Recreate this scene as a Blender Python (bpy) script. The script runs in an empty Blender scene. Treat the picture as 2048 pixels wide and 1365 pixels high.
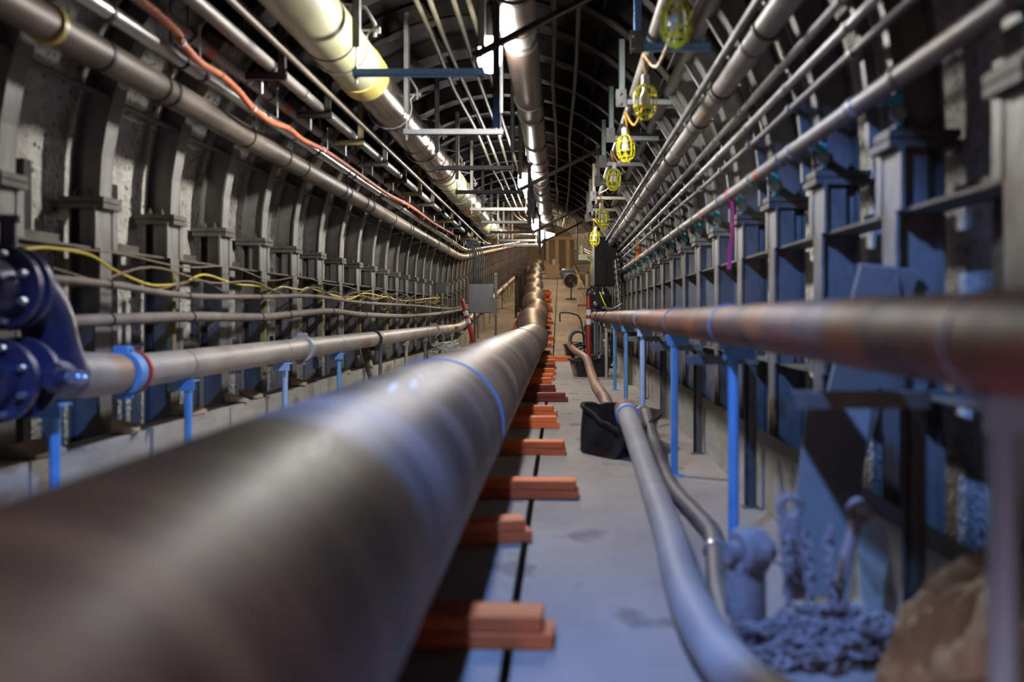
import bpy, math, random
from mathutils import Vector, Matrix, noise
random.seed(7)
C = bpy.context.scene.collection
PI = math.pi
F = 2000.0                       # focal length in pixels of the 2048 wide frame
CAMH = 0.9                       # camera height above the floor
VX, VY = 1120.0, 628.0           # vanishing point of the straight part of the tunnel

def rise(y):                     # the tunnel climbs beyond 20 m
    return 0.0 if y <= 19.0 else (0.078 * (y - 19.0) ** 2 / 4.0 if y < 21.0 else 0.078 * (y - 20.0))
def at(px, py, d):               # world point of a spot seen in the photograph at distance d
    return Vector(((px - VX) * d / F, d, CAMH + (VY - py) * d / F))

# ------------------------------------------------------------------ mesh builder
class MB:
    def __init__(s): s.v = []; s.f = []
    def add(s, vs, fs):
        n = len(s.v); s.v += [tuple(p) for p in vs]; s.f += [tuple(i + n for i in f) for f in fs]
        return s
    def box(s, x0, x1, y0, y1, z0, z1):
        return s.add([(x0,y0,z0),(x1,y0,z0),(x1,y1,z0),(x0,y1,z0),(x0,y0,z1),(x1,y0,z1),(x1,y1,z1),(x0,y1,z1)],
                     [(0,3,2,1),(4,5,6,7),(0,1,5,4),(1,2,6,5),(2,3,7,6),(3,0,4,7)])
    def obox(s, m, sx, sy, sz, b=0.0):           # box centred at matrix m, chamfered along its long edges
        hx, hy, hz = sx/2, sy/2, sz/2
        if b <= 0:
            vs = [(-hx,-hy,-hz),(hx,-hy,-hz),(hx,hy,-hz),(-hx,hy,-hz),(-hx,-hy,hz),(hx,-hy,hz),(hx,hy,hz),(-hx,hy,hz)]
            return s.add([m @ Vector(p) for p in vs], [(0,3,2,1),(4,5,6,7),(0,1,5,4),(1,2,6,5),(2,3,7,6),(3,0,4,7)])
        prof = [(hy-b,hz),(hy,hz-b),(hy,-hz+b),(hy-b,-hz),(-hy+b,-hz),(-hy,-hz+b),(-hy,hz-b),(-hy+b,hz)]
        vs = [m @ Vector((x, p[0], p[1])) for x in (-hx, hx) for p in prof]
        fs = [tuple(range(8))[::-1], tuple(range(8,16))] + [(i,(i+1)%8,8+(i+1)%8,8+i) for i in range(8)]
        return s.add(vs, fs)
    def bar(s, a, b, w, h, up=(0,0,1)):          # rectangular bar from a to b
        a, b = Vector(a), Vector(b); t = (b-a).normalized(); up = Vector(up)
        if abs(t.dot(up)) > .95: up = Vector((0,1,0)) if abs(t.y) < .9 else Vector((1,0,0))
        r = t.cross(up).normalized(); u = r.cross(t)
        vs = [p + r*i*w/2 + u*j*h/2 for p in (a,b) for i,j in ((-1,-1),(1,-1),(1,1),(-1,1))]
        return s.add(vs, [(3,2,1,0),(4,5,6,7),(0,1,5,4),(1,2,6,5),(2,3,7,6),(3,0,4,7)])
    def chan(s, a, b, w, h, face, t=.004):       # open C channel from a to b, open side towards face
        a, b = Vector(a), Vector(b); T = (b-a).normalized(); f = Vector(face); f = (f - T*f.dot(T)).normalized(); r = T.cross(f)
        for (i0,i1,j0,j1) in ((-w/2,-w/2+t,-h/2,h/2),(w/2-t,w/2,-h/2,h/2),(-w/2,w/2,-h/2,-h/2+t)):
            vs = [p + r*i + f*j for p in (a,b) for i,j in ((i0,j0),(i1,j0),(i1,j1),(i0,j1))]
            s.add(vs, [(3,2,1,0),(4,5,6,7),(0,1,5,4),(1,2,6,5),(2,3,7,6),(3,0,4,7)])
        return s
    def tube(s, pts, r, seg=12, caps=True, rs=None):
        pts = [Vector(p) for p in pts]; n = len(pts); base = len(s.v); up = None
        for i, p in enumerate(pts):
            t = (pts[min(i+1,n-1)] - pts[max(i-1,0)]).normalized()
            if up is None:
                up = Vector((0,0,1)) if abs(t.z) < .9 else Vector((1,0,0))
            up = (up - t*up.dot(t)).normalized(); q = t.cross(up)
            rr = rs[i] if rs else r
            for k in range(seg):
                a = 2*PI*k/seg
                s.v.append(tuple(p + up*math.cos(a)*rr + q*math.sin(a)*rr))
        for i in range(n-1):
            for k in range(seg):
                k2 = (k+1) % seg
                s.f.append((base+i*seg+k, base+(i+1)*seg+k, base+(i+1)*seg+k2, base+i*seg+k2))
        if caps:
            s.f.append(tuple(base+k for k in range(seg)))
            s.f.append(tuple(base+(n-1)*seg+k for k in range(seg))[::-1])
        return s
    def lathe(s, prof, m=Matrix(), seg=24):      # prof [(r, h)] turned about local z of m
        base = len(s.v); n = len(prof)
        for r, h in prof:
            for k in range(seg):
                a = 2*PI*k/seg; s.v.append(tuple(m @ Vector((r*math.cos(a), r*math.sin(a), h))))
        for i in range(n-1):
            for k in range(seg):
                k2 = (k+1) % seg; s.f.append((base+i*seg+k, base+i*seg+k2, base+(i+1)*seg+k2, base+(i+1)*seg+k))
        if prof[0][0] > 1e-4: s.f.append(tuple(base+k for k in range(seg))[::-1])
        if prof[-1][0] > 1e-4: s.f.append(tuple(base+(n-1)*seg+k for k in range(seg)))
        return s
    def torus(s, m, R, r, seg=20, sub=6, sx=1.0, sz=1.0):
        base = len(s.v)
        for i in range(seg):
            a = 2*PI*i/seg
            for j in range(sub):
                b = 2*PI*j/sub
                s.v.append(tuple(m @ Vector(((R+r*math.cos(b))*math.cos(a)*sx, (R+r*math.cos(b))*math.sin(a), r*math.sin(b)*sz))))
        for i in range(seg):
            for j in range(sub):
                s.f.append((base+i*sub+j, base+((i+1)%seg)*sub+j, base+((i+1)%seg)*sub+(j+1)%sub, base+i*sub+(j+1)%sub))
        return s
    def ring(s, c, axis, R, w, t, seg=28):       # flat band round a pipe: inner radius R, width w along axis, thickness t
        m = frame(c, axis)
        return s.lathe([(R-.002,-w/2),(R+t,-w/2),(R+t,w/2),(R-.002,w/2)], m, seg)
    def build(s, name, m, parent=None, smooth=False, loc=None, bevel=0):
        me = bpy.data.meshes.new(name); me.from_pydata(s.v, [], s.f); me.update()
        if smooth:
            for p in me.polygons: p.use_smooth = True
            try: me.set_sharp_from_angle(angle=math.radians(42))
            except Exception: pass
        o = bpy.data.objects.new(name, me); C.objects.link(o)
        if m is not None: me.materials.append(M[m] if isinstance(m, str) else m)
        if parent is not None: o.parent = parent
        if loc is not None: o.location = loc
        if bevel:
            b = o.modifiers.new('bevel', 'BEVEL'); b.width = bevel; b.segments = 2; b.limit_method = 'ANGLE'
        return o

def frame(c, axis):
    z = Vector(axis).normalized(); q = Vector((0,0,1)).rotation_difference(z)
    return Matrix.Translation(Vector(c)) @ q.to_matrix().to_4x4()
def smooth_path(pts, n=8):       # Catmull-Rom through the points
    P = [Vector(p) for p in pts]; P = [P[0]*2-P[1]] + P + [P[-1]*2-P[-2]]; out = []
    for i in range(1, len(P)-2):
        a,b,c,d = P[i-1],P[i],P[i+1],P[i+2]
        for k in range(n):
            t = k/n
            out.append(.5*((2*b)+(c-a)*t+(2*a-5*b+4*c-d)*t*t+(3*b-a-3*c+d)*t**3))
    out.append(P[-2]); return out

def tag(o, label=None, cat=None, group=None, kind=None):
    if label: o['label'] = label
    if cat: o['category'] = cat
    if group: o['group'] = group
    if kind: o['kind'] = kind
    return o
def thing(name, label, cat, loc=(0,0,0), rz=0, group=None, kind=None):
    o = bpy.data.objects.new(name, None); C.objects.link(o); o.empty_display_size = .1
    o.location = loc; o.rotation_euler = (0,0,rz)
    return tag(o, label, cat, group, kind)
def copy_tree(o, parent=None):
    c = o.copy(); C.objects.link(c)
    if parent is not None: c.parent = parent
    for ch in list(o.children): copy_tree(ch, c)
    return c
ORD = ['nearest','second nearest','third nearest','fourth','fifth','sixth','seventh','eighth','ninth','tenth','eleventh','twelfth',
       'thirteenth','fourteenth','fifteenth','sixteenth','seventeenth','eighteenth','nineteenth','twentieth']

# ------------------------------------------------------------------ materials
M = {}
def mat(name, c, rough=.6, metal=0.0, c2=None, scale=6.0, bump=0.0, stretch=(1,1,1), c3=None, lo=.35, hi=.65, emit=None, strength=0, spots=None, ior=None):
    m = bpy.data.materials.new(name); m.use_nodes = True; nt = m.node_tree; N = nt.nodes; L = nt.links
    b = N['Principled BSDF']; b.inputs['Base Color'].default_value = (*c, 1); b.inputs['Roughness'].default_value = rough; b.inputs['Metallic'].default_value = metal
    if c2 or bump:
        tc = N.new('ShaderNodeTexCoord'); mp = N.new('ShaderNodeMapping'); mp.inputs['Scale'].default_value = stretch
        nz = N.new('ShaderNodeTexNoise'); nz.inputs['Scale'].default_value = scale; nz.inputs['Detail'].default_value = 6; nz.inputs['Roughness'].default_value = .62
        L.new(tc.outputs['Object'], mp.inputs['Vector']); L.new(mp.outputs[0], nz.inputs['Vector'])
        if c2:
            r = N.new('ShaderNodeValToRGB'); r.color_ramp.elements[0].position = lo; r.color_ramp.elements[1].position = hi
            r.color_ramp.elements[0].color = (*c, 1); r.color_ramp.elements[1].color = (*c2, 1)
            if c3:
                e = r.color_ramp.elements.new((lo+hi)/2); e.color = (*c3, 1)
            L.new(nz.outputs[0], r.inputs[0]); L.new(r.outputs[0], b.inputs['Base Color'])
            rr = N.new('ShaderNodeMapRange'); rr.inputs['To Min'].default_value = max(0, rough-.12); rr.inputs['To Max'].default_value = min(1, rough+.12)
            L.new(nz.outputs[0], rr.inputs[0]); L.new(rr.outputs[0], b.inputs['Roughness'])
        if spots:
            n2 = N.new('ShaderNodeTexNoise'); n2.inputs['Scale'].default_value = spots[0]; n2.inputs['Detail'].default_value = 4
            L.new(mp.outputs[0], n2.inputs['Vector']); r2 = N.new('ShaderNodeValToRGB')
            r2.color_ramp.elements[0].position = spots[2]; r2.color_ramp.elements[1].position = spots[2]+.06
            mx = N.new('ShaderNodeMixRGB'); L.new(n2.outputs[0], r2.inputs[0]); L.new(r2.outputs[0], mx.inputs[0])
            L.new(r.outputs[0], mx.inputs[1]); mx.inputs[2].default_value = (*spots[1], 1); L.new(mx.outputs[0], b.inputs['Base Color'])
        if bump:
            bp = N.new('ShaderNodeBump'); bp.inputs['Strength'].default_value = bump; bp.inputs['Distance'].default_value = .02
            n3 = N.new('ShaderNodeTexNoise'); n3.inputs['Scale'].default_value = scale*4; n3.inputs['Detail'].default_value = 5
            L.new(mp.outputs[0], n3.inputs['Vector']); L.new(n3.outputs[0], bp.inputs['Height']); L.new(bp.outputs[0], b.inputs['Normal'])
    if emit:
        b.inputs['Emission Color'].default_value = (*emit, 1); b.inputs['Emission Strength'].default_value = strength
    M[name] = m; return m

mat('floor_concrete', (.34,.29,.25), .75, 0, (.50,.44,.38), 1.6, .25, (1,.6,1), spots=(3.2,(.26,.22,.19),.60))
mat('curb_concrete', (.42,.39,.33), .8, 0, (.60,.57,.49), 3.0, .4, (1,.5,1.6), spots=(2.0,(.30,.23,.15),.60))
mat('wall_concrete', (.50,.48,.42), .9, 0, (.78,.75,.68), 9.0, 1.0, spots=(26,(.16,.14,.11),.60))
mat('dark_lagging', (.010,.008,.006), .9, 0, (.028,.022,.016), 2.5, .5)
mat('shaded_crown_steel', (.008,.006,.004), .85, 0, (.022,.017,.010), 5, .3)  # brown-olive steel, darkened to put the crown's shade into the colour
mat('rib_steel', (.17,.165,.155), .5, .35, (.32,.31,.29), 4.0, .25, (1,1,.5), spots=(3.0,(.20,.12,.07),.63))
mat('tie_steel', (.10,.09,.08), .6, .3, (.22,.20,.17), 5.0, .2)
mat('dark_steel', (.03,.03,.033), .5, .4, (.06,.055,.05), 6, .2)
mat('black_paint', (.008,.008,.009), .7, 0)
mat('big_pipe', (.070,.052,.052), .50, .15, (.27,.212,.20), 1.0, .06, (.35,2.6,.35), c3=(.15,.122,.115), lo=.40, hi=.62)  # bands hold dusty tone and painted shadows of things overhead
mat('grey_pipe', (.20,.185,.17), .48, .25, (.36,.335,.30), 3, .12, (1,.4,1), spots=(2.4,(.30,.22,.15),.62))
mat('brown_pipe', (.11,.085,.065), .52, .25, (.25,.20,.155), 3, .15, (1,.5,1))
mat('silver_pipe', (.34,.33,.32), .26, .8, (.50,.49,.48), 3, .05, (1,.4,1))
mat('copper_wrap', (.10,.055,.04), .42, .3, (.20,.15,.12), 2.2, .1, (1,1,1), spots=(1.3,(.28,.05,.03),.60))
mat('amber_jacket', (.10,.07,.045), .22, .5, (.20,.145,.09), 4, .1, (1,.35,1))
mat('cream_jacket', (.36,.345,.19), .38, 0, (.47,.45,.28), 2.0, .08)
mat('yellow_tape', (.62,.44,.06), .4, 0, (.75,.60,.20), 6, .1)
mat('rust_pipe', (.30,.06,.03), .58, 0, (.05,.035,.04), 3.4, .15, (1,.7,1), c3=(.19,.085,.065), lo=.38, hi=.60, spots=(2.2,(.42,.12,.04),.56))
mat('left_pipe', (.36,.31,.26), .5, .15, (.55,.50,.44), 3, .15, (1,.6,1), spots=(1.6,(.42,.22,.10),.62))
mat('blue_paint', (.16,.42,.80), .5, 0, (.24,.52,.88), 8, .15)
mat('pale_blue_paint', (.36,.50,.80), .5, 0, (.45,.58,.86), 8, .15)
mat('galvanised', (.34,.345,.35), .42, .5, (.48,.49,.49), 14, .08)
mat('galvanised_dull', (.16,.16,.155), .5, .4, (.26,.26,.25), 9, .08)
mat('white_strut', (.36,.37,.38), .5, .1, (.44,.45,.46), 9, .05)
mat('bar_white', (.15,.16,.17), .5, .1, (.20,.21,.22), 9)
mat('bar_cream', (.17,.15,.12), .5, .1, (.22,.20,.16), 9)
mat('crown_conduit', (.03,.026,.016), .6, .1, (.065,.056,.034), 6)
mat('tan_strut', (.38,.34,.27), .5, .1, (.46,.42,.34), 9, .05)
mat('blue_lit_strut', (.28,.58,1.0), .45, .1, (.28,.58,1.0), 9, .05)  # blue light falling on the bar is put into this colour
mat('zinc_gold', (.36,.50,.52), .32, .6, (.50,.42,.62), 2.4, .05, c3=(.42,.52,.46))
mat('orange_wood', (1.0,.24,.05), .65, 0, (.85,.16,.035), 3, .35, (.3,2,1), spots=(1.5,(.30,.07,.03),.66))
mat('dark_orange_wood', (.42,.07,.02), .7, 0, (.28,.05,.02), 3, .35, (.3,2,1))
mat('timber', (.20,.16,.07), .75, 0, (.30,.25,.11), 3, .3, (1,1,.25))
mat('tan_wood', (.58,.43,.27), .75, 0, (.68,.52,.34), 3, .25, (.4,1,1))
mat('orange_hose', (.62,.15,.06), .55, 0, (.78,.22,.10), 6, .4)
mat('dusty_hose', (.22,.18,.15), .7, 0, (.34,.28,.23), 4, .25)
mat('grey_hose', (.34,.32,.31), .62, 0, (.46,.43,.41), 3, .15)
mat('dark_hose', (.10,.09,.09), .55, 0, (.22,.19,.17), 4, .3)
mat('red_brown_hose', (.30,.10,.06), .6, 0, (.46,.28,.18), 1.2, .25)
mat('yellow_cable', (.80,.62,.04), .5)
mat('brown_cable', (.30,.23,.15), .6)
mat('yellow_plastic', (.85,.78,.03), .4)
mat('orange_cord', (.80,.38,.06), .5)
mat('pink_tape', (1.0,.10,.36), .6)
mat('flag_orange', (.95,.22,.05), .5)
mat('scuff_highlight_white', (.50,.48,.50), .5, 0, (.70,.68,.70), 20)
mat('tub_plastic', (.012,.013,.015), .22, 0, (.03,.031,.035), 5, .15)
mat('red_plastic', (.36,.03,.02), .45)
mat('reflective', (.80,.80,.84), .3)
mat('valve_paint', (.045,.045,.10), .35, .2, (.07,.07,.15), 6, .2)
mat('bolt_steel', (.55,.58,.66), .3, .7)
mat('cabinet_steel', (.15,.155,.155), .4, .5, (.20,.205,.205), 4, .05)
mat('dusty_chain', (.34,.27,.26), .7, .1, (.52,.43,.42), 20, .3)
mat('canvas', (.82,.66,.50), .85, 0, (.92,.80,.64), 5, .3)
mat('board', (.26,.25,.24), .7, 0, (.34,.32,.29), 3, .2)
mat('dirt', (.05,.038,.026), .95, 0, (.11,.08,.055), 5, 1.0)
mat('glass_bulb', (.82,.82,.80), .15)
mat('white_plastic', (.80,.80,.78), .4)
mat('tan_crate', (.50,.40,.29), .7, 0, (.58,.47,.34), 3, .2)
mat('drum_blue', (.25,.33,.45), .4, .2)
mat('pale_green', (.45,.55,.45), .5)
mat('clamp_cyan', (.08,.55,.65), .35, .3)
mat('red_mark', (.70,.06,.04), .5)
mat('cool_glow', (.8,.85,1), .4, emit=(1.0,.97,.93), strength=500)
mat('dim_glow', (.8,.85,1), .4, emit=(.75,.82,1.0), strength=5)
mat('warm_glow', (1,.9,.8), .4, emit=(1.0,.72,.46), strength=460)

# ------------------------------------------------------------------ the tunnel shell
CX, HW, SP = -0.62, 1.70, CAMH + 0.62          # centre line, half width to rib face, springline height
def prof(off=0.0, a0=0, a1=180, n=24, foot=True, z0=-.06):
    """horseshoe points (x, z) from the right foot over the crown to the left foot, off outside the rib face"""
    R = HW + off; p = []
    if foot and a0 == 0: p += [(CX+R, z0), (CX+R, .55), (CX+R, 1.05)]
    for i in range(n+1):
        a = math.radians(a0 + (a1-a0)*i/n); p.append((CX+R*math.cos(a), SP+R*math.sin(a)))
    if foot and a1 == 180: p += [(CX-R, 1.05), (CX-R, .55), (CX-R, z0)]
    return p
YS = [-3.5 + 1.0*i for i in range(22)] + [18.5+.5*i for i in range(8)] + [22.5+2.5*i for i in range(22)]
YEND = YS[-1]
def shell(name, pts, m):
    b = MB(); n = len(pts)
    for y in YS:
        b.v += [(x, y, z + rise(y)) for x, z in pts]
    for i in range(len(YS)-1):
        for k in range(n-1):
            b.f.append((i*n+k, i*n+k+1, (i+1)*n+k+1, (i+1)*n+k))
    o = b.build(name, m, smooth=True); sm = o.modifiers.new('thick', 'SOLIDIFY'); sm.thickness = .12; sm.offset = -1
    return tag(o, kind='structure')
shell('wall_right', prof(.23, 0, 38, 8, True), 'wall_concrete')
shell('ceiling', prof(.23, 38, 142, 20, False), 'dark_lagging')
shell('wall_left', [(x, z) for x, z in prof(.23, 142, 180, 8, True)], 'wall_concrete')
def strip(name, x0, x1, z0, z1, m, y0=-3.5, y1=None, kind='structure'):
    ys = [y for y in YS if y >= y0 and (y1 is None or y <= y1)]
    b = MB(); n = len(ys)
    for y in ys:
        r = rise(y); b.v += [(x0,y,z0+r),(x1,y,z0+r),(x1,y,z1+r),(x0,y,z1+r)]
    for i in range(n-1):
        for k in range(4):
            k2 = (k+1) % 4; b.f.append((i*4+k, (i+1)*4+k, (i+1)*4+k2, i*4+k2))
    b.f += [(0,1,2,3), (n*4-1,n*4-2,n*4-3,n*4-4)]
    return tag(b.build(name, m), kind=kind)
strip('floor', -2.14, -.152, -.10, 0, 'floor_concrete')
strip('floor', -.124, .95, -.10, 0, 'floor_concrete')
strip('floor', -2.62, 1.40, -.16, -.101, 'dirt')
# curbs cast in lengths, with a joint between them
def curb(name, x0, x1):
    b = MB(); L = 2.44
    ys = [y*1.22-3.3 for y in range(0, 64)]
    for i in range(0, len(ys)-2, 2):
        a, c, d = ys[i]+.012, ys[i+1], ys[i+2]-.012
        for (p, q) in ((a, c), (c, d)):
            r0, r1 = rise(p), rise(q); t = .30 + .006*math.sin(i*2.1)
            b.add([(x0,p,-.1+r0),(x1,p,-.1+r0),(x1,p,t+r0),(x0,p,t+r0),(x0,q,-.1+r1),(x1,q,-.1+r1),(x1,q,t+r1),(x0,q,t+r1)],
                  [(0,1,2,3),(7,6,5,4),(0,4,5,1),(1,5,6,2),(2,6,7,3),(3,7,4,0)])
    tag(b.build(name, 'curb_concrete'), kind='structure')
curb('trim_1', -2.27, -2.13); curb('trim_2', .935, 1.04)
b = MB().box(-2.7, 1.5, YEND-.1, YEND+.1, rise(YEND)-.3, rise(YEND)+3.4)
tag(b.build('wall_end', 'tan_crate'), kind='structure')

# ------------------------------------------------------------------ steel ribs
def sweep_I(pts, d=.16, w=.13, t=.012):
    """I section swept along the horseshoe; (offset outward, y) profile"""
    sec = [(0,-w/2),(0,w/2),(t,w/2),(t,t/2),(d-t,t/2),(d-t,w/2),(d,w/2),(d,-w/2),(d-t,-w/2),(d-t,-t/2),(t,-t/2),(t,-w/2)]
    b = MB(); n = len(pts)
    for i,(x,z) in enumerate(pts):
        a = Vector(pts[max(i-1,0)]); c = Vector(pts[min(i+1,n-1)]); tt = (c-a).normalized(); nx, nz = tt.y, -tt.x
        b.v += [(x+nx*o, yy, z+nz*o) for o, yy in sec]
    m = len(sec)
    for i in range(n-1):
        for k in range(m):
            k2=(k+1)%m; b.f.append((i*m+k,(i+1)*m+k,(i+1)*m+k2,i*m+k2))
    return b
def on_arch(side, ang, off):     # ang from horizontal; side -1 left, 1 right
    a = math.radians(ang); return Vector((CX + side*(HW+off)*math.cos(a), 0, SP + (HW+off)*math.sin(a)))
RIB0, RP = 5.11 - .914*8, .914
def make_rib():
    r = thing('steel_rib', 'x', 'steel rib')
    ab = sweep_I(prof(0, 0, 180, 30)).build('arch_beam', 'rib_steel', r); ab.data.materials.append(M['shaded_crown_steel'])
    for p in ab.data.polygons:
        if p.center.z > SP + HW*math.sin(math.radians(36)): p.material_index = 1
    for s in (-1, 1):
        X = CX + s*HW
        # butt plates where the leg meets the arch, with bolts
        p = MB()
        for dz in (-.016, .016): p.box(X-.035 if s>0 else X-.195, X+.195 if s>0 else X+.035, -.105, .105, CAMH+.56+dz-.013, CAMH+.56+dz+.013)
        for bx in (X+s*.05, X+s*.12):
            for by in (-.075, .075): p.lathe([(.014,0),(.014,.018),(.008,.018),(.008,.035)], Matrix.Translation((bx, by, CAMH+.589)), 6)
        p.build('splice_plate', 'tie_steel', r)
        for z in (CAMH+.33, CAMH-.25):
            t = MB().box(min(X+s*.015,X+s*.15), max(X+s*.015,X+s*.15), .01, RP-.01, z-.006, z+.006)
            t.box(min(X+s*.135,X+s*.147), max(X+s*.135,X+s*.147), .18, RP-.2, z, z+.06)
            t.build('tie_plate', 'tie_steel', r)
            for sy in (-1, 1):
                c = MB()
                c.box(min(X-s*.004,X+s*.008), max(X-s*.004,X+s*.008), min(sy*.068,sy*.125), max(sy*.068,sy*.125), z, z+.21)
                c.box(min(X,X+s*.10), max(X,X+s*.10), min(sy*.062,sy*.068), max(sy*.062,sy*.068), z, z+.21)
                c.build('clip_angle', 'rib_steel', r)
        for ang in (16, 38, 58, 78):
            a0 = on_arch(s, ang, .02); a1 = on_arch(s, ang, .15)
            t = MB().add([(a0.x,.01,a0.z-.006),(a1.x,.01,a1.z-.006),(a1.x,.01,a1.z+.006),(a0.x,.01,a0.z+.006),
                          (a0.x,RP-.01,a0.z-.006),(a1.x,RP-.01,a1.z-.006),(a1.x,RP-.01,a1.z+.006),(a0.x,RP-.01,a0.z+.006)],
                         [(3,2,1,0),(4,5,6,7),(0,1,5,4),(1,2,6,5),(2,3,7,6),(3,0,4,7)])
            t.build('tie_plate', 'tie_steel' if ang < 40 else 'shaded_crown_steel', r)
        # dark strip standing in for the gap between lagging panels, mid-bay
        MB().box(min(X+s*.16,X+s*.225), max(X+s*.16,X+s*.225), RP*.5-.03, RP*.5+.04, .02, SP+.1).build('lagging_gap', 'dark_steel', r)
    # beam clamp and ring bolt on the right leg
    X = CX+HW
    MB().add([(X-.035,-.10,1.60),(X+.012,-.10,1.60),(X+.012,-.085,1.60),(X-.035,-.085,1.60),(X-.006,-.10,1.50),(X+.012,-.10,1.50),(X+.012,-.085,1.50),(X-.006,-.085,1.50)],
             [(0,1,2,3),(7,6,5,4),(0,4,5,1),(1,5,6,2),(2,6,7,3),(3,7,4,0)]).build('beam_clamp', 'clamp_cyan', r)
    q = MB().torus(frame((X-.005,-.10,1.535),(0,1,0)), .020, .008, 16, 6)
    q.lathe([(.013,-.01),(.013,.03)], frame((X-.005,-.10,1.535),(0,1,0)), 12).build('ring_bolt', 'bolt_steel', r, smooth=True)
    return r
rib = make_rib()
nr = int((YEND - RIB0)/RP)
for k in range(nr):
    y = RIB0 + k*RP
    o = rib if k == 0 else copy_tree(rib)
    o.location = (0, y, rise(y))
    kk = k - 5
    if kk < 0: lab, g = 'steel arch rib of the tunnel, nearest of all and outside the photo', 'steel ribs behind the viewpoint'
    elif kk < 14: lab, g = 'grey steel arch rib lining the tunnel, %s one counted from the camera' % ORD[kk], 'steel arch ribs lining the tunnel'
    else: lab, g = 'dim steel arch rib in the distant part of the tunnel, one of an even row', 'distant steel arch ribs'
    tag(o, lab, 'steel rib', g)

# ------------------------------------------------------------------ pipes
def run(x, z, y0, y1, step=2.0):         # points of a straight run that climbs with the tunnel
    ys = [y0]; y = y0
    while y + step < y1:
        y += step; ys.append(y)
    ys.append(y1)
    if y0 < 19 < y1: ys += [19,19.5,20,20.5,21]
    ys = sorted(set(ys)); return [(x, q, z + rise(q)) for q in ys]
def bands(parent, x, z, R, ys, w, t, m, name='coupling'):
    for y in ys:
        MB().ring((x,y,z+rise(y)), (0,1,.078 if y>20 else 0), R, w, t).build(name, m, parent, smooth=True)
def flexing(x, z, y0, y1, amp, seed, step=.8):
    P = []; y = y0
    while y <= y1:
        P.append((x + amp*(noise.noise(Vector((seed, y*.5, 0)))), y, z + rise(y) + amp*(noise.noise(Vector((y*.5, seed, 3)))))); y += step
    return P

# the big slurry pipe on timber
bp = thing('large_pipe', 'huge dusty grey-brown steel pipe running down the tunnel on orange timbers', 'pipe')
PX, PZ, PR = -.558, CAMH-.507, .302
MB().tube([(PX,y,PZ) for y in (-2.2,-1,0,1,2,3,4,4.5)], PR, 96).build('pipe_section', 'big_pipe', bp, smooth=True)
MB().tube([(PX,y,PZ) for y in (4.5,6,8,10,12,13.7)], PR, 80).build('pipe_section', 'big_pipe', bp, smooth=True)
MB().tube([(PX,13.7,PZ),(PX,16,PZ),(PX,18.5,PZ),(PX,20.3,PZ+.01)], PR, 64).build('pipe_section', 'big_pipe', bp, smooth=True)
FAR = [(20.2,-.565),(24,-.62),(27,-.69),(30,-.77),(33,-.86),(36.5,-.95),(40,-1.05),(44,-1.14),(48.5,-1.22),(53,-1.32),(58,-1.42),(64,-1.50),(72,-1.58)]
for i in range(len(FAR)-1):
    (a, xa), (c, xc) = FAR[i], FAR[i+1]; w = .12*(1 if i % 2 else -1)
    za, zc = PZ+rise(a), PZ+rise(c)
    mid = Vector(((xa+xc)/2 + w*.5, (a+c)/2, (za+zc)/2 + abs(w)*1.3))
    MB().tube(smooth_path([(xa,a,za), mid, (xc,c,zc)], 5), PR, 40).build('pipe_section', 'big_pipe', bp, smooth=True)
    MB().ring((xc,c,zc),(0,1,.078),PR,.16,.016).build('coupling','dark_steel',bp,smooth=True)
tag(MB().ring((PX,4.5,PZ),(0,1,0),PR,.035,.006,96).build('coupling','blue_paint',bp,smooth=True), 'thin band round the pipe with blue light painted on')  # the band's blue is light put into the colour
MB().ring((PX,13.7,PZ),(0,1,0),PR,.05,.008,64).build('coupling','dark_steel',bp,smooth=True)
MB().ring((PX,20.3,PZ+.01),(0,1,0),PR,.09,.016,64).build('coupling','big_pipe',bp,smooth=True)

# pale scuffs on the near section's crown, the nearest patch a painted highlight
def scuff_highlight(y0, y1, a0, a1, seed):
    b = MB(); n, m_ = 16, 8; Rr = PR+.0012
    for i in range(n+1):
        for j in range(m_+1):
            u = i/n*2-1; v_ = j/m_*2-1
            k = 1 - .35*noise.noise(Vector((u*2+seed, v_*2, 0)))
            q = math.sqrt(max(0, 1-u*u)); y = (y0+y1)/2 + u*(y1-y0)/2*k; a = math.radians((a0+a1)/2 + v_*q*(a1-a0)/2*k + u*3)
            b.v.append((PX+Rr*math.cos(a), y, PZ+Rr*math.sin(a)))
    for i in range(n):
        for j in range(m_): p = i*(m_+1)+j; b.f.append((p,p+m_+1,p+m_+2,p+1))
    tag(b.build('painted_scuff_highlight','scuff_highlight_white',bp,smooth=True), 'pale scuffed patch on the pipe, nearest one a painted highlight')
for q in ((2.75,3.05,74,78,1),(3.0,3.3,69,73,4),(3.35,3.5,73,76,6),(1.66,1.9,61,68,9)): scuff_highlight(*q)

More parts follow.
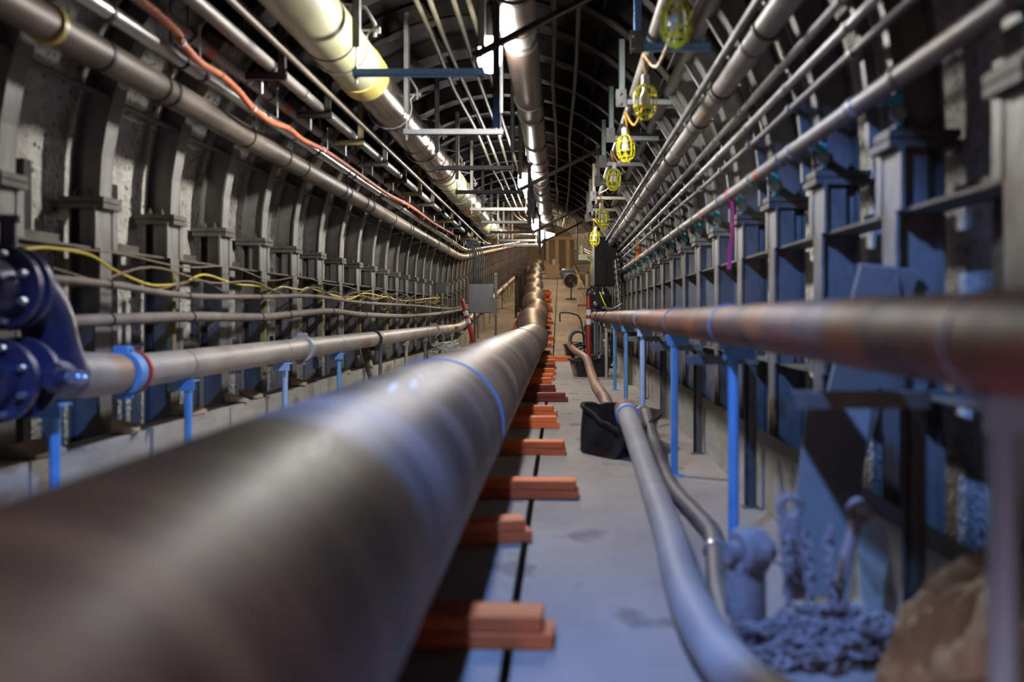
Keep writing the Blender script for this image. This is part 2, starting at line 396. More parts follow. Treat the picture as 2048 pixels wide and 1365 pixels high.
# orange cribbing blocks under the big pipe: (distance, x of the right end, turn, height)
blk = [(1.55,-.06,0,0),(2.69,-.016,-3,0),(3.81,-.11,14,0),(4.86,.09,-4,0),(6.36,.035,-3,0),(7.83,-.008,2,0),(8.78,-.026,-2,0),(10.2,.08,2,1),(11.4,-.045,0,1),
       (12.6,-.105,3,0),(13.5,-.07,-2,0),(14.8,-.05,0,0),(16.2,-.06,0,1),(17.6,-.08,0,0),(19.0,.28,0,0)]
d = 20.6
while d < 44: blk.append((d, -.12 - .012*(d-20) + .05*math.sin(d*3), 2*math.sin(d), int(d*7) % 3 == 0)); d += 1.45
for i, (y, xr, rot, dark) in enumerate(blk):
    Lb = 1.0 if y < 19 or y > 20 else .9
    t = thing('timber_block', ('orange painted timber block under the huge pipe, %s from the camera' % ORD[i]) if i < 15 else 'small orange painted timber block under the far climbing stretch of the huge pipe',
              'timber block', (xr - Lb/2, y + .07, rise(y)), math.radians(rot), 'orange timber blocks under the huge pipe' if i < 15 else 'distant orange timber blocks')
    m = 'dark_orange_wood' if dark else 'orange_wood'
    j = .012*math.sin(i*5)
    MB().obox(Matrix.Translation((0,0,.0225)), Lb, .14, .043, .004).build('plank', m, t)
    MB().obox(Matrix.Translation((-.01+j,.004,.0665)) @ Matrix.Rotation(math.radians(1.2*math.sin(i*3)),4,'Z'), Lb-.02, .14, .043, .004).build('plank', m, t)

# rusty pipe on the right stands
rp = thing('pipe', 'rust-streaked copper coloured pipe carried on the blue stands at right', 'pipe')
RX, RZ, RR = .65, CAMH-.042, .077
MB().tube(smooth_path([(RX+.01,-1.5,RZ),(RX,1,RZ),(RX,3,RZ),(RX,6,RZ-.004),(RX,10,RZ),(RX-.005,14,RZ-.005),(RX,18.6,RZ)],4), RR, 40).build('pipe_body', 'rust_pipe', rp, smooth=True)
bands(rp, RX, RZ, RR, (13.0,16.2), .05, .012, 'dark_steel')
# stands on the right
def stand(name, label, group, x, y, z, m, sq=.042, plate=.12, side=1):
    t = thing(name, label, 'pipe stand', (x, y, rise(y)), 0, group)
    MB().tube([(0,0,.006),(0,0,z-.045)], sq/2, 14).build('post', m, t, smooth=True)
    p = MB().box(-.045, plate-.045, -.045, .045, z-.008, z); p.box(-.045, plate-.045, -.045, -.037, z-.055, z-.008)
    if side < 0: p.v = [(-a,b_,c) for a,b_,c in p.v]; p.f = [tuple(reversed(f)) for f in p.f]
    p.build('saddle', m, t)
    MB().box(-.05,.05,-.05,.05,0,.007).build('foot_plate', m, t)
    return t
rs = [(1.5,.665,'pale_blue_paint'),(3.85,.668,'blue_paint'),(5.55,.635,'blue_paint'),(7.75,.640,'pale_blue_paint'),(9.7,.64,'blue_paint'),(11.75,.645,'blue_paint'),
      (13.9,.645,'tan_strut'),(15.6,.64,'galvanised_dull'),(17.0,.64,'galvanised_dull'),(18.3,.64,'galvanised_dull')]
colr = {'pale_blue_paint':'pale blue','blue_paint':'bright blue','tan_strut':'cream','galvanised_dull':'grey','galvanised':'grey steel','dark_steel':'dark','white_strut':'white'}
for i,(y,x,m) in enumerate(rs):
    stand('pipe_stand', '%s post stand under the rusty right-hand pipe, %s from the camera' % (colr[m], ORD[i]), 'stands under the rusty pipe', x-.0, y, RZ-RR, m)
    MB().ring((RX,y+.0,RZ),(0,1,0),RR,.012,.003).build('tie_strap','pale_blue_paint' if i<5 else 'galvanised',rp,smooth=True)
for i,(y,m) in enumerate([(2.5,'galvanised_dull'),(4.65,'galvanised_dull'),(6.43,'galvanised_dull'),(8.57,'galvanised_dull'),(10.6,'rust_pipe'),(12.6,'timber')]):
    t = thing('wall_stand', 'slim grey channel post close to the right curb, %s from the camera' % ORD[i], 'post', (.885, y, 0), 0, 'posts along the right curb')
    MB().chan((0,0,.006),(0,0,.70),.041,.041,(-1,-.5,0)).build('post', m, t)
    MB().box(-.30,.03,-.03,.03,.70,.706).box(-.30,.03,-.03,-.024,.665,.70).build('arm', m, t)
    MB().box(-.04,.04,-.04,.04,0,.006).build('foot_plate', m, t)

# pipe low on the left
LX, LZ, LR = -2.0, CAMH-.27, .08
lp = thing('pipe', 'dusty beige pipe carried on stands along the left curb', 'pipe')
MB().tube(run(LX, LZ, 4.5, 56), LR, 32).build('pipe_body', 'left_pipe', lp, smooth=True)
MB().tube([(LX,4.02,LZ+.02),(LX,4.2,LZ+.012),(LX,4.5,LZ)], LR, 32, rs=[.085,.098,.090]).build('reducer', 'left_pipe', lp, smooth=True)
for y, m, lab in ((4.58,'blue_paint','bright blue grooved pipe coupling'),(7.75,'white_strut','whitish grooved pipe coupling'),(10.7,'dark_steel','black grooved pipe coupling'),(15.9,'tan_strut','pale pipe coupling'),(21.5,'dark_steel',None)):
    z = LZ + rise(y); g = MB().ring((LX,y,z),(0,1,0),LR,.075,.022)
    for s in (-1,1): g.box(LX-.03, LX+.03, y-.03, y+.03, z+s*(LR+.02)-.022, z+s*(LR+.02)+.022)
    for s in (-1,1): g.tube([(LX-.045,y+.0,z+s*(LR+.025)),(LX+.045,y,z+s*(LR+.025))], .010, 8)
    q = g.build('grooved_coupling', m, lp, smooth=True)
    if lab: tag(q, lab)
MB().ring((LX,4.66,LZ),(0,1,0),LR,.02,.024).build('gasket','red_mark',lp,smooth=True)
ls = [(3.9,'blue_paint'),(5.3,'blue_paint'),(7.16,'pale_blue_paint'),(8.92,'blue_paint'),(10.96,'galvanised_dull'),(12.8,'tan_strut'),(14.6,'galvanised_dull'),(16.4,'dark_steel'),(18.2,'white_strut'),(20,'white_strut'),(22,'galvanised_dull'),(24,'galvanised_dull')] + [(26+2*q,'tan_strut') for q in range(10)]
for i,(y,m) in enumerate(ls):
    stand('pipe_stand', '%s post stand under the beige left-hand pipe, %s from the camera' % (colr.get(m,'grey'), ORD[i]) if i < 12 else 'tiny cream post stand under the far climbing stretch of the left pipe', 'stands under the left pipe' if i < 12 else 'far stands under the left pipe', LX+.03, y, LZ-LR, m, side=-1)
    if i: MB().ring((LX,y,LZ+rise(y)),(0,1,0),LR,.010,.003).build('tie_strap','galvanised',lp,smooth=True)

# blue flanged valve at the near end of the left pipe
v = thing('flanged_valve', 'dark blue flanged valve assembly at the left edge of the view', 'valve', (0,0,0))
b = MB()
for (y, z, r) in ((3.62, CAMH+.095, .155),(3.70, CAMH+.095, .155)): b.lathe([(r,-.016),(r,.016)], frame((-2.03,y,z),(0,1,0)), 36)
b.lathe([(.05,-.16),(.10,-.15),(.11,-.10),(.11,.0)], frame((-2.03,3.62,CAMH+.095),(0,1,0)), 32)
b.build('upper_flange', 'valve_paint', v, smooth=True)
b = MB()
for y in (3.58, 3.74): b.lathe([(.153,-.016),(.153,.016)], frame((-2.02,y,CAMH-.24),(0,1,0)), 36)
b.lathe([(.05,-.10),(.085,-.09),(.095,-.04),(.095,.0)], frame((-2.02,3.58,CAMH-.24),(0,1,0)), 32)
b.build('lower_flange', 'valve_paint', v, smooth=True)
MB().tube(smooth_path([(-2.03,3.70,CAMH+.095),(-2.03,3.84,CAMH+.08),(-2.02,3.93,CAMH-.02),(-2.01,3.97,CAMH-.14),(-2.0,4.02,CAMH-.25)],6), .10, 28).build('elbow','valve_paint',v,smooth=True)
MB().tube([(-2.02,3.6,CAMH-.24),(-2.01,3.85,CAMH-.25),(-2.0,4.06,CAMH-.25)], .098, 28).build('valve_body','valve_paint',v,smooth=True)
b = MB().tube([(-1.99,3.66,CAMH-.24),(-1.80,3.66,CAMH-.235)], .032, 16); b.lathe([(.055,-.02),(.055,.02)], frame((-1.85,3.66,CAMH-.235),(1,0,0)), 6); b.build('stem_housing','valve_paint',v,smooth=True)
b = MB().lathe([(.02,0),(.022,.06),(.012,.075)], frame((-1.80,3.66,CAMH-.235),(1,0,0)), 14); b.torus(frame((-1.755,3.66,CAMH-.235),(1,0,0)), .022, .006); b.build('stem_nut','bolt_steel',v,smooth=True)
b = MB()
for z0 in (CAMH+.095, CAMH-.24):
    for k in range(8):
        a = 2*PI*(k+.5)/8
        b.lathe([(.013,-.03),(.013,.0)], frame((-2.025+.128*math.cos(a),3.56,z0+.128*math.sin(a)),(0,1,0)), 6)
b.build('flange_bolts','bolt_steel',v)
b = MB().tube([(-2.03,3.68,CAMH+.24),(-2.03,3.68,CAMH+.34)], .03, 16); b.lathe([(.045,-.012),(.045,.012)], Matrix.Translation((-2.03,3.68,CAMH+.35)), 20); b.build('bonnet','valve_paint',v,smooth=True)

# ------------------------------------------------------------------ overhead pipes
def pipe(label, pts, r, m, seg=24, name='pipe', cat='pipe'):
    t = thing(name, label, cat); MB().tube(pts, r, seg).build('pipe_body', m, t, smooth=True); return t
Z = lambda z: CAMH + z
pb = pipe('thick brown-grey pipe high on the left wall, lowest of the left overhead pipes', run(-2.0, Z(1.13), -1.5, 60), .070, 'brown_pipe', 32)
bands(pb, -2.0, Z(1.13), .070, (2.55,3.0,4.35,5.1,7.2,9.3,10.1,10.4,13,16,17.5), .03, .006, 'dark_steel')
bands(pb, -2.0, Z(1.13), .070, (3.9,), .035, .012, 'yellow_tape')
pa = pipe('shiny silver pipe just above the thick brown pipe on the left', run(-1.9, Z(1.27), -1.5, 60), .037, 'silver_pipe')
bands(pa, -1.9, Z(1.27), .037, (3.4,4.2,5.3,7.1,8.9,10.6,13,15), .03, .004, 'dark_steel')
pc = pipe('grey pipe with red bands above the orange hose on the left', run(-1.85, Z(1.39), -1.0, 23), .033, 'grey_pipe')
bands(pc, -1.85, Z(1.39), .033, (4.6,5.0,5.9,7.4,9.0,11), .03, .005, 'silver_pipe')
bands(pc, -1.85, Z(1.39), .033, (5.25,6.72,8.9), .07, .0015, 'red_mark', 'red_band')
pd = pipe('pale pipe lying on the left bracket arms beside the yellow jacketed pipe', run(-1.65, Z(1.415), -1.0, 22), .035, 'grey_pipe')
bands(pd, -1.65, Z(1.415), .035, (4.3,6.4,8.2,10), .03, .006, 'silver_pipe')
pipe('thin tan conduit up beside the yellow jacketed pipe', run(-1.47, Z(1.40), -1.0, 20), .016, 'brown_pipe', 12, 'conduit', 'conduit')
pipe('thin dark conduit along the crown, left of the yellow jacketed pipe', run(-1.72, Z(1.66), -1.0, 24), .024, 'grey_pipe', 12, 'conduit', 'conduit')

yp = thing('insulated_pipe', 'large overhead pipe with cream and yellow jacket sections and amber metal between', 'pipe')
YX, YZ, YR = -1.367, Z(1.66), .155
MB().tube(run(YX, YZ, -1.0, 60), YR, 48).build('metal_jacket', 'amber_jacket', yp, smooth=True)
for a, c in ((-1,6.75),(11.5,15.3),(17.2,20)):
    MB().tube(run(YX, YZ, a, c, 1.0), YR+.012, 48).build('cream_jacket', 'cream_jacket', yp, smooth=True)
bands(yp, YX, YZ, YR+.008, (6.85,15.35,20.0), .28, .012, 'yellow_tape', 'tape_wrap')
bands(yp, YX, YZ, YR+.010, (3.2,4.45,5.9,12.2,13.6,18), .015, .008, 'dark_steel', 'band_clamp')
bands(yp, YX, YZ, YR, (8.2,9.4,9.9,10.6,11.3,16.3), .03, .008, 'amber_jacket', 'band_clamp')
MB().tube([(YX-.045,14.6,YZ-.168),(YX+.02,14.7,YZ-.176)], .012, 8).build('red_label','red_mark',yp)

cp = thing('insulated_pipe', 'copper and silver wrapped pipe running along the crown beside the lamps', 'pipe')
KX, KZ, KR = -.25, Z(1.75), .112
MB().tube(run(KX, KZ, -1.0, 24.5, 1.5), KR, 40).build('pipe_wrap', 'copper_wrap', cp, smooth=True)
bands(cp, KX, KZ, KR, (2.9,4.0,5.3,6.2,8.1,8.7,10.1,11.6,12.4,14,14.8,16.5,18,19.2), .05, .010, 'dark_steel', 'band_clamp')
for a, c in ((5.95,6.35),(12.0,12.35),(17.0,17.6)):
    MB().tube(run(KX,KZ,a,c,.5), KR+.004, 40).build('silver_wrap', 'silver_pipe', cp, smooth=True)
for a, c in ((2.8,5.2),(11.0,11.5),(13.0,13.4),(16.2,16.6)):
    MB().tube(run(KX,KZ,a,c,.5), KR+.006, 40).build('red_wrap', 'rust_pipe', cp, smooth=True)

# right overhead pipes
pipe('slim pale pipe lying on the right trapeze bars nearest the yellow cage lamps', run(.527, Z(1.565), -1, 16.6), .034, 'grey_pipe')
pipe('second slim pale pipe on the right trapeze bars, towards the wall', run(.77, Z(1.572), -1, 16.6), .038, 'grey_pipe')
r3 = pipe('thick grey pipe slung high on the right wall below the trapeze bars', run(.83, Z(1.155), -1, 16.2), .056, 'grey_pipe', 28)
bands(r3, .83, Z(1.155), .056, (4.0,5.1,5.9,7.4,9,10.4,12,13.5,15), .02, .008, 'dark_steel', 'band_clamp')
pipe('thin conduit running just above the thick grey right-hand pipe', run(.745, Z(1.18), -1, 16.2), .017, 'galvanised_dull', 12, 'conduit', 'conduit')
pipe('uppermost of three parallel thin conduits along the right wall', run(.95, Z(1.06), -1, 40), .018, 'galvanised', 12, 'conduit', 'conduit')
pipe('middle one of three parallel thin conduits along the right wall', run(.972, Z(.97), -1, 40), .018, 'galvanised', 12, 'conduit', 'conduit')
pipe('lowest and most crooked of three parallel thin conduits along the right wall', smooth_path(flexing(.988, Z(.88), -1, 36, .012, 3.3, 1.0), 2), .014, 'galvanised_dull', 12, 'conduit', 'conduit')
r4 = pipe('smooth grey pipe with a red ring running along the right wall above the pink ribbon', run(1.0, Z(.70), -1, 30), .031, 'grey_pipe', 24)
bands(r4, 1.0, Z(.70), .031, (2.2,2.95,3.4,4.5,6.2,7.4,8.2,9.7,11,13), .03, .006, 'galvanised_dull')
bands(r4, 1.0, Z(.70), .031, (5.0,6.95), .05, .0015, 'red_mark', 'red_band')

# crown conduits
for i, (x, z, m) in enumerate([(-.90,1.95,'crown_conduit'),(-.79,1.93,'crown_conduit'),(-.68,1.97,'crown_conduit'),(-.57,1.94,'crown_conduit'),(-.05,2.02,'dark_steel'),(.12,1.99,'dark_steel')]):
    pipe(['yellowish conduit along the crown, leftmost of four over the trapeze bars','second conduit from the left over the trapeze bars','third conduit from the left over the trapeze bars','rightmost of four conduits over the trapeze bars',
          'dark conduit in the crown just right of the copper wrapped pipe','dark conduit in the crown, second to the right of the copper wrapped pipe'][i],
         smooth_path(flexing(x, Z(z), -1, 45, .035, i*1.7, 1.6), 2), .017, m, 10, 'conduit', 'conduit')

# orange insulated hose and black one among the left overhead pipes
oh = [(262,23,4.45),(343,84,4.75),(386,125,5.0),(437,150,5.3),(470,183,5.6),(496,216,5.85),(541,243,6.2),(576,257,6.6),(602,280,7.0),(645,300,7.6),(690,330,8.4),(729,360,9.3),(774,388,10.4),(805,404,11.4),(830,419,12.4),(865,445,14.0),(894,462,15.8),(919,475,18)]
hp = [at(*p) for p in oh]
hp = [Vector((max(p.x, -1.80), p.y, p.z)) for p in hp]
hp = [Vector((-1.78, 2.0, Z(1.42)))] + hp
t = thing('hose', 'orange hose snaking between the left overhead pipes', 'hose')
MB().tube(smooth_path(hp, 8), .019, 12).build('hose_body', 'orange_hose', t, smooth=True)
for i in range(2, len(hp)-1, 2): MB().ring(hp[i], hp[i+1]-hp[i-1], .019, .018, .005, 12).build('cable_tie','white_plastic' if i%4 else 'red_brown_hose', t)

# ------------------------------------------------------------------ hose and cables on the left wall
def lane(name, label, cat, pix, X, r, m, seg=12, clips=None):
    P = []
    for px, py in pix:
        d = X*F/(px-VX); P.append((X, d, CAMH+(VY-py)*d/F))
    t = thing(name, label, cat); MB().tube(smooth_path(P, 8), r, seg).build('hose_body' if cat == 'hose' else 'cable_body', m, t, smooth=True)
    for i in range(1, len(P)-1) if clips else []:
        MB().ring(P[i], Vector(P[i+1])-Vector(P[i-1]), r, .02, .004, 12).build('clip', clips, t)
    return t
lane('hose','thick tan hose looping along the left wall ribs, lower one of two','hose',[(-60,647),(20,646),(102,645),(218,640),(381,634),(520,635),(576,630),(663,623),(729,630),(830,632),(907,623),(950,612)], -2.2, .030,'dusty_hose',16,'black_paint')
lane('hose','thin tan hose along the left wall ribs above the thick one','hose',[(-60,548),(10,550),(86,556),(218,569),(376,592),(520,594),(627,593),(729,606),(830,612),(907,617),(950,606)], -2.2, .018,'dusty_hose',12,'dark_steel')
lane('cable','bright yellow cable draped along the left wall','cable',[(-60,500),(0,502),(51,499),(97,496),(178,510),(229,541),(292,568),(330,571),(368,566),(409,550),(470,568),(520,573),(546,580),(566,574),(602,580),(617,576),(657,589),(700,598),(729,587),(769,594),(812,602),(850,598),(880,596)], -2.24, .0075,'yellow_cable',8)
def droop(label, z, y0, y1, sag, span, r, m, X, seed):
    P = []; y = y0; i = 0; rnd = random.Random(seed)
    while y < y1:
        s = sag*rnd.uniform(.4, 1.3); P.append((X, y, z + rnd.uniform(-.02,.02))); P.append((X+rnd.uniform(0,.02), y+span/2, z-s)); y += span
    t = thing('cable', label, 'cable'); MB().tube(smooth_path(P, 6), r, 6).build('cable_body', m, t, smooth=True)
droop('thin brown cable sagging between left ribs, highest of the bundle', Z(.31), 3.2, 20, .05, 1.83, .005, 'brown_cable', -2.255, 1)
droop('second brown cable sagging along the left ribs, under the highest', Z(.24), 3.6, 20, .09, 1.83, .006, 'brown_cable', -2.225, 2)
droop('third brown cable sagging deepest along the left ribs', Z(.20), 4.4, 20, .13, 1.83, .005, 'brown_cable', -2.235, 3)
droop('thin yellow cable among the sagging brown ones on the left wall', Z(.22), 9.5, 20, .07, 1.83, .005, 'yellow_cable', -2.245, 4)
for i in range(8):      # timber stakes lashed to the left ribs
    y = 5.98 + 1.828*i
    t = thing('timber_stake', 'upright greenish timber stake fixed to the left ribs, %s from the camera' % ORD[i], 'timber stake', (-2.285, y-.10, 0), 0, 'timber stakes on the left wall')
    MB().obox(Matrix.Translation((0,0,.80+.02*math.sin(i*4))) @ Matrix.Rotation(PI/2,4,'Y'), .72, .045, .038, .003).build('stake_body','timber',t)
    MB().tube([(.019,0,1.05),(.032,0,1.05)], .006, 8).build('nail','bolt_steel',t)

# wood offcuts on the left curb
for i,(px,y,w,rz) in enumerate([(275,5.06,.22,20),(395,5.93,.16,-10),(480,6.8,.15,30),(505,7.1,.10,-20),(600,8.4,.2,15),(690,10.0,.22,-12),(735,11.2,.25,25),(80,4.2,.2,-8)]):
    t = thing('wood_offcut', ['tan wood offcut on the left curb in front of the near concrete joint','pale wood offcut on the left curb just behind the second blue post','small tilted wood offcut on the left curb under the beige pipe','tiny wood scrap leaning beside the tilted offcut on the left curb',
        'flat wood offcut on the left curb near the white coupling','wood offcut on the left curb beside the fourth blue post','broad tan wood scrap on the left curb before the corrugated hose','dark wood offcut on the left curb, nearest to the camera'][i], 'wood', (-2.19, y, .306), math.radians(rz), 'wood offcuts on the left curb')
    MB().add([(-.07,-w/2,0),(.06,-w/2,0),(.06,w/2,0),(-.07,w/2,0),(-.07,-w/2,.05),(.06,-w/2,.012),(.06,w/2,.02),(-.07,w/2,.06)],
             [(0,3,2,1),(4,5,6,7),(0,1,5,4),(1,2,6,5),(2,3,7,6),(3,0,4,7)]).build('wedge','tan_wood',t)

# ------------------------------------------------------------------ trapeze hangers, left of centre
def arch_z(x, off=0): return SP + math.sqrt(max(0, (HW+off)**2 - (x-CX)**2))
def trapeze(name, label, group, y, x0, x1, z, m, sm, tops=True):
    t = thing(name, label, 'pipe hanger', (0, y, rise(y)), 0, group)
    MB().chan((x0-.02,0,z),(x1+.02,0,z),.041,.041,(0,0,1)).build('cross_bar', m, t)
    for x in (x0, x1):
        MB().chan((x,0,z+.14),(x,0,arch_z(x)-.002),.041,.041,(0,1,0)).build('hanger_strut', sm, t)
        MB().tube([(x,0,z-.06),(x,0,z+.15)],.006,8).lathe([(.014,-.034),(.014,-.022)],Matrix.Translation((x,0,z)),6).lathe([(.014,.022),(.014,.034)],Matrix.Translation((x,0,z)),6).build('threaded_rod','galvanised_dull',t)
    return t
tz = [('blue_lit_strut','galvanised_dull','blue'),('bar_white','galvanised_dull','white'),('dark_steel','dark_steel','black'),('dark_steel','bar_cream','black'),('bar_cream','bar_cream','cream'),
      ('galvanised_dull','dark_steel','grey'),('dark_steel','bar_white','black'),('dark_steel','galvanised_dull','black'),('bar_white','pale_green','pale'),('galvanised','galvanised_dull','grey'),('galvanised_dull','bar_cream','grey')]
for i in range(11):
    m, sm, cn = tz[i]
    trapeze('trapeze_hanger', '%s trapeze bar hanging over the pipe aisle, %s from the camera' % (cn, ORD[i]), 'trapeze hangers left of the lamps', 5.6+1.828*i, -1.14, -.44, Z(1.35), m, sm)
for i in range(8):
    y = 5.63 + 1.47*i
    t = thing('trapeze_bracket', '%s right-hand trapeze bracket holding the pale pipes, %s from the camera' % ('blue' if i == 0 else 'iridescent zinc' if i < 4 else 'brown', ORD[i]), 'pipe hanger', (0, y, rise(y)), 0, 'trapeze brackets on the right')
    m = 'blue_lit_strut' if i == 0 else 'zinc_gold' if i < 4 else 'tan_strut'
    z = Z(1.50); x0, x1 = .44, .845
    MB().chan((x0-.03,0,z),(x1,0,z),.041,.041,(0,0,1)).build('cross_bar', m, t)
    MB().chan((x0-.03,.05,z+.045),(x1-.02,.05,z+.045),.041,.041,(0,-1,0)).build('upper_bar', m, t)
    MB().chan((x0,0,z+.02),(x0,0,arch_z(x0)-.002),.045,.041,(0,1,0)).build('hanger_strut', m, t)
    b = MB(); b.box(x0-.045,x0+.03,-.028,-.0205,z-.035,z+.09)
    for dz in (-.015,.055): b.lathe([(.013,0),(.013,.014)], frame((x0-.02,-.028,z+dz),(0,-1,0)), 6)
    b.build('corner_plate','galvanised_dull',t)
for i in range(14):     # bracket arms at the far left, under the pale pipe
    y = 5.7 + 1.12*i
    t = thing('bracket_arm', 'bracket arm and drop post under the pale left pipe, %s from camera' % ORD[i], 'pipe bracket', (0,y,rise(y)), 0, 'bracket arms left of the yellow pipe')
    m = 'dark_steel' if i < 1 else ['galvanised_dull','shaded_crown_steel','timber'][i % 3]
    z = Z(1.355)
    MB().chan((-1.79,0,z),(-1.56,0,z),.041,.041,(0,0,1)).build('arm', m, t)
    MB().chan((-1.585,0,z+.02),(-1.585,0,arch_z(-1.585)-.002),.041,.041,(0,1,0)).build('drop_post', m, t)
    MB().tube([(-1.70,0,z-.10),(-1.70,0,z-.0)],.006,8).build('rod','galvanised',t)
for i in range(11):     # ring hangers for the left overhead pipes
    y = 4.97 + 1.371*i
    t = thing('ring_hanger', 'thin black rod with rings round the left overhead pipes, %s from the camera' % ORD[i], 'pipe hanger', (0,y,rise(y)), 0, 'ring hangers on the left overhead pipes')
    b = MB()
    for (x,z,r) in ((-1.85,1.39,.034),(-1.9,1.27,.038),(-2.0,1.13,.071)):
        MB().ring((x,.0 if r!=.038 else .05,Z(z)),(0,1,0),r,.02,.004,24).build('ring','black_paint',t,smooth=True)
    MB().tube([(-1.85,0,Z(1.39)+.035),(-1.85,0,arch_z(-1.85)-.002)],.005,8).build('rod','black_paint',t)
    MB().tube([(-1.945,.02,Z(1.13)+.045),(-1.945,.02,arch_z(-1.945)-.002)],.005,8).build('rod','black_paint',t)
    MB().tube([(-1.84+.04,.03,Z(1.25)),(-1.84+.04,.03,Z(1.44))],.004,6).build('wire','white_plastic',t)
for i in range(8):      # J hangers of the yellow pipe
    y = 6.2 + 1.828*i
    t = thing('hook_hanger', 'bent grey rod hanger carrying the cream and amber pipe, %s from the camera' % ORD[i], 'pipe hanger', (0,y,rise(y)), 0, 'rod hangers on the large overhead pipe')
    R = YR+.022; P = [(YX+.34, 0, arch_z(YX+.34)-.002), (YX+.34,0,YZ+.34),(YX+.22,0,YZ+.22)]
    b = MB().tube([(YX-.10,0,arch_z(YX-.10)-.002),(YX-.10,0,YZ+.28),(YX+.16,0,YZ+.24),(YX+.22,0,YZ+.14),(YX+.22,0,YZ+.06)], .011, 10); b.build('bent_rod','galvanised',t,smooth=True)
    b = MB().lathe([(.022,-.012),(.022,.012)], frame((YX+.24,0,YZ+.10),(1,0,0)), 10); b.tube([(YX+.08,0,YZ+.10),(YX+.25,0,YZ+.10)],.008,8); b.build('cross_pin','galvanised',t,smooth=True)
    pts = [(YX+.20,0,YZ+.10)] + [(YX+R*math.cos(a), 0, YZ+R*math.sin(a)) for a in [math.radians(20-20*k) for k in range(0,12)]]
    MB().tube(pts, .006, 8).build('sling','galvanised',t,smooth=True)
# diagonal braces with drop posts beside each lamp
for i, y in enumerate((5.35, 11.2, 17.0, 22.8)):
    t = thing('diagonal_brace', 'black diagonal brace crossing in front of the %s bright lamp with its drop post' % ['nearest','second','third','fourth'][i], 'brace', (0,y,rise(y)), 0, 'braces beside the lamps')
    x1 = .52; MB().bar((-.47,0,Z(1.36)),(x1,0,arch_z(x1)-.01),.006,.05,(0,1,0)).bar((-.47,.02,Z(1.385)),(x1,.02,arch_z(x1)+.0),.04,.006,(0,1,0)).build('brace_bar','dark_steel',t)
    MB().chan((-.345,.06,Z(1.0)),(-.345,.06,arch_z(-.345)-.002),.041,.041,(0,1,0)).build('drop_post','dark_steel',t)
    MB().lathe([(.016,-.02),(.016,.02)], frame((-.46,-.01,Z(1.36)),(0,1,0)), 6).build('bolt','galvanised',t)
# arc struts on the right carrying the conduits
nst = 17
base = thing('conduit_strut', 'x', 'bracket')
b = MB(); pts = [on_arch(1, a, -.045) for a in range(-2, 40, 6)]; q2 = [on_arch(1, a, -.003) for a in range(-2, 40, 6)]
for i in range(len(pts)-1):
    b.bar((pts[i]+q2[i])/2, (pts[i+1]+q2[i+1])/2, .04, .036, (0,1,0))
b.build('strut','galvanised_dull',base)
for (x,z,r) in ((.95,1.06,.019),(.972,.97,.019),(.988,.88,.017),(1.0,.70,.032)):
    MB().ring((x,0,Z(z)),(0,1,0),r,.03,.004,16).build('conduit_clamp','galvanised',base,smooth=True)
MB().tube([(.86,0,Z(1.155)),(.96,0,Z(1.19))],.008,8).ring((.83,0,Z(1.155)),(0,1,0),.057,.03,.004,20).build('pipe_clamp','galvanised_dull',base,smooth=True)
for i in range(nst):
    y = 3.28 + .914*i + .09
    o = base if i == 0 else copy_tree(base)
    o.location = (0,y,rise(y)); tag(o, 'curved strut with clamps for the right wall conduits, %s from the camera' % ORD[i], 'bracket', 'conduit struts on the right wall')

# ------------------------------------------------------------------ ceiling lamps
LAMPS = [(-.95, -1.7), (-.43, .3), (-.43, 6.12), (-.43, 12.0), (-.43, 17.8), (-.43, 23.6), (-.45, 29.5), (-.45, 35.5), (-.45, 41.5), (-.45, 47.5), (-.45, 54), (-.45, 61), (-.45,68)]
BLUE = (.10, .32, 1.0)
for i,(x,y) in enumerate(LAMPS):
    cool = i in (1,2,3,4)
    t = thing('ceiling_lamp', ('bright bulb lamp with dark housing hanging in the crown, %s in view' % ORD[i-2]) if 2 <= i < 6 else 'tiny bulb lamp hanging in the crown, far along the tunnel or unseen near the viewpoint', 'lamp', (x,y,rise(y)), 0, 'lamps hanging along the crown')
    MB().lathe([(.02,Z(1.90)),(.055,Z(1.88)),(.073,Z(1.82)),(.074,Z(1.69)),(.070,Z(1.68))], Matrix(), 24).build('housing','dark_steel',t,smooth=True)
    MB().lathe([(.066,Z(1.695)),(.072,Z(1.66)),(.073,Z(1.56)),(.069,Z(1.53)),(.055,Z(1.50)),(.032,Z(1.483)),(.004,Z(1.477))], Matrix(), 24).build('bulb','dim_glow' if i < 2 else 'cool_glow' if cool else 'warm_glow',t,smooth=True)
    MB().tube([(0,0,Z(1.89)),(0,0,arch_z(x)-.002)], .012, 8).build('stem','dark_steel',t)
    if i == 0:  # unseen warm light added behind the viewpoint for near pipe, sack and floor
        L = bpy.data.lights.new('added_warm_light', 'SPOT'); L.shadow_soft_size = .06; L.color = (1,.72,.76); L.energy = 640
        L.spot_size = math.radians(130); L.spot_blend = .35
        lo = bpy.data.objects.new('added_warm_light', L); C.objects.link(lo); lo.location = (x, y, Z(1.44)+rise(y))
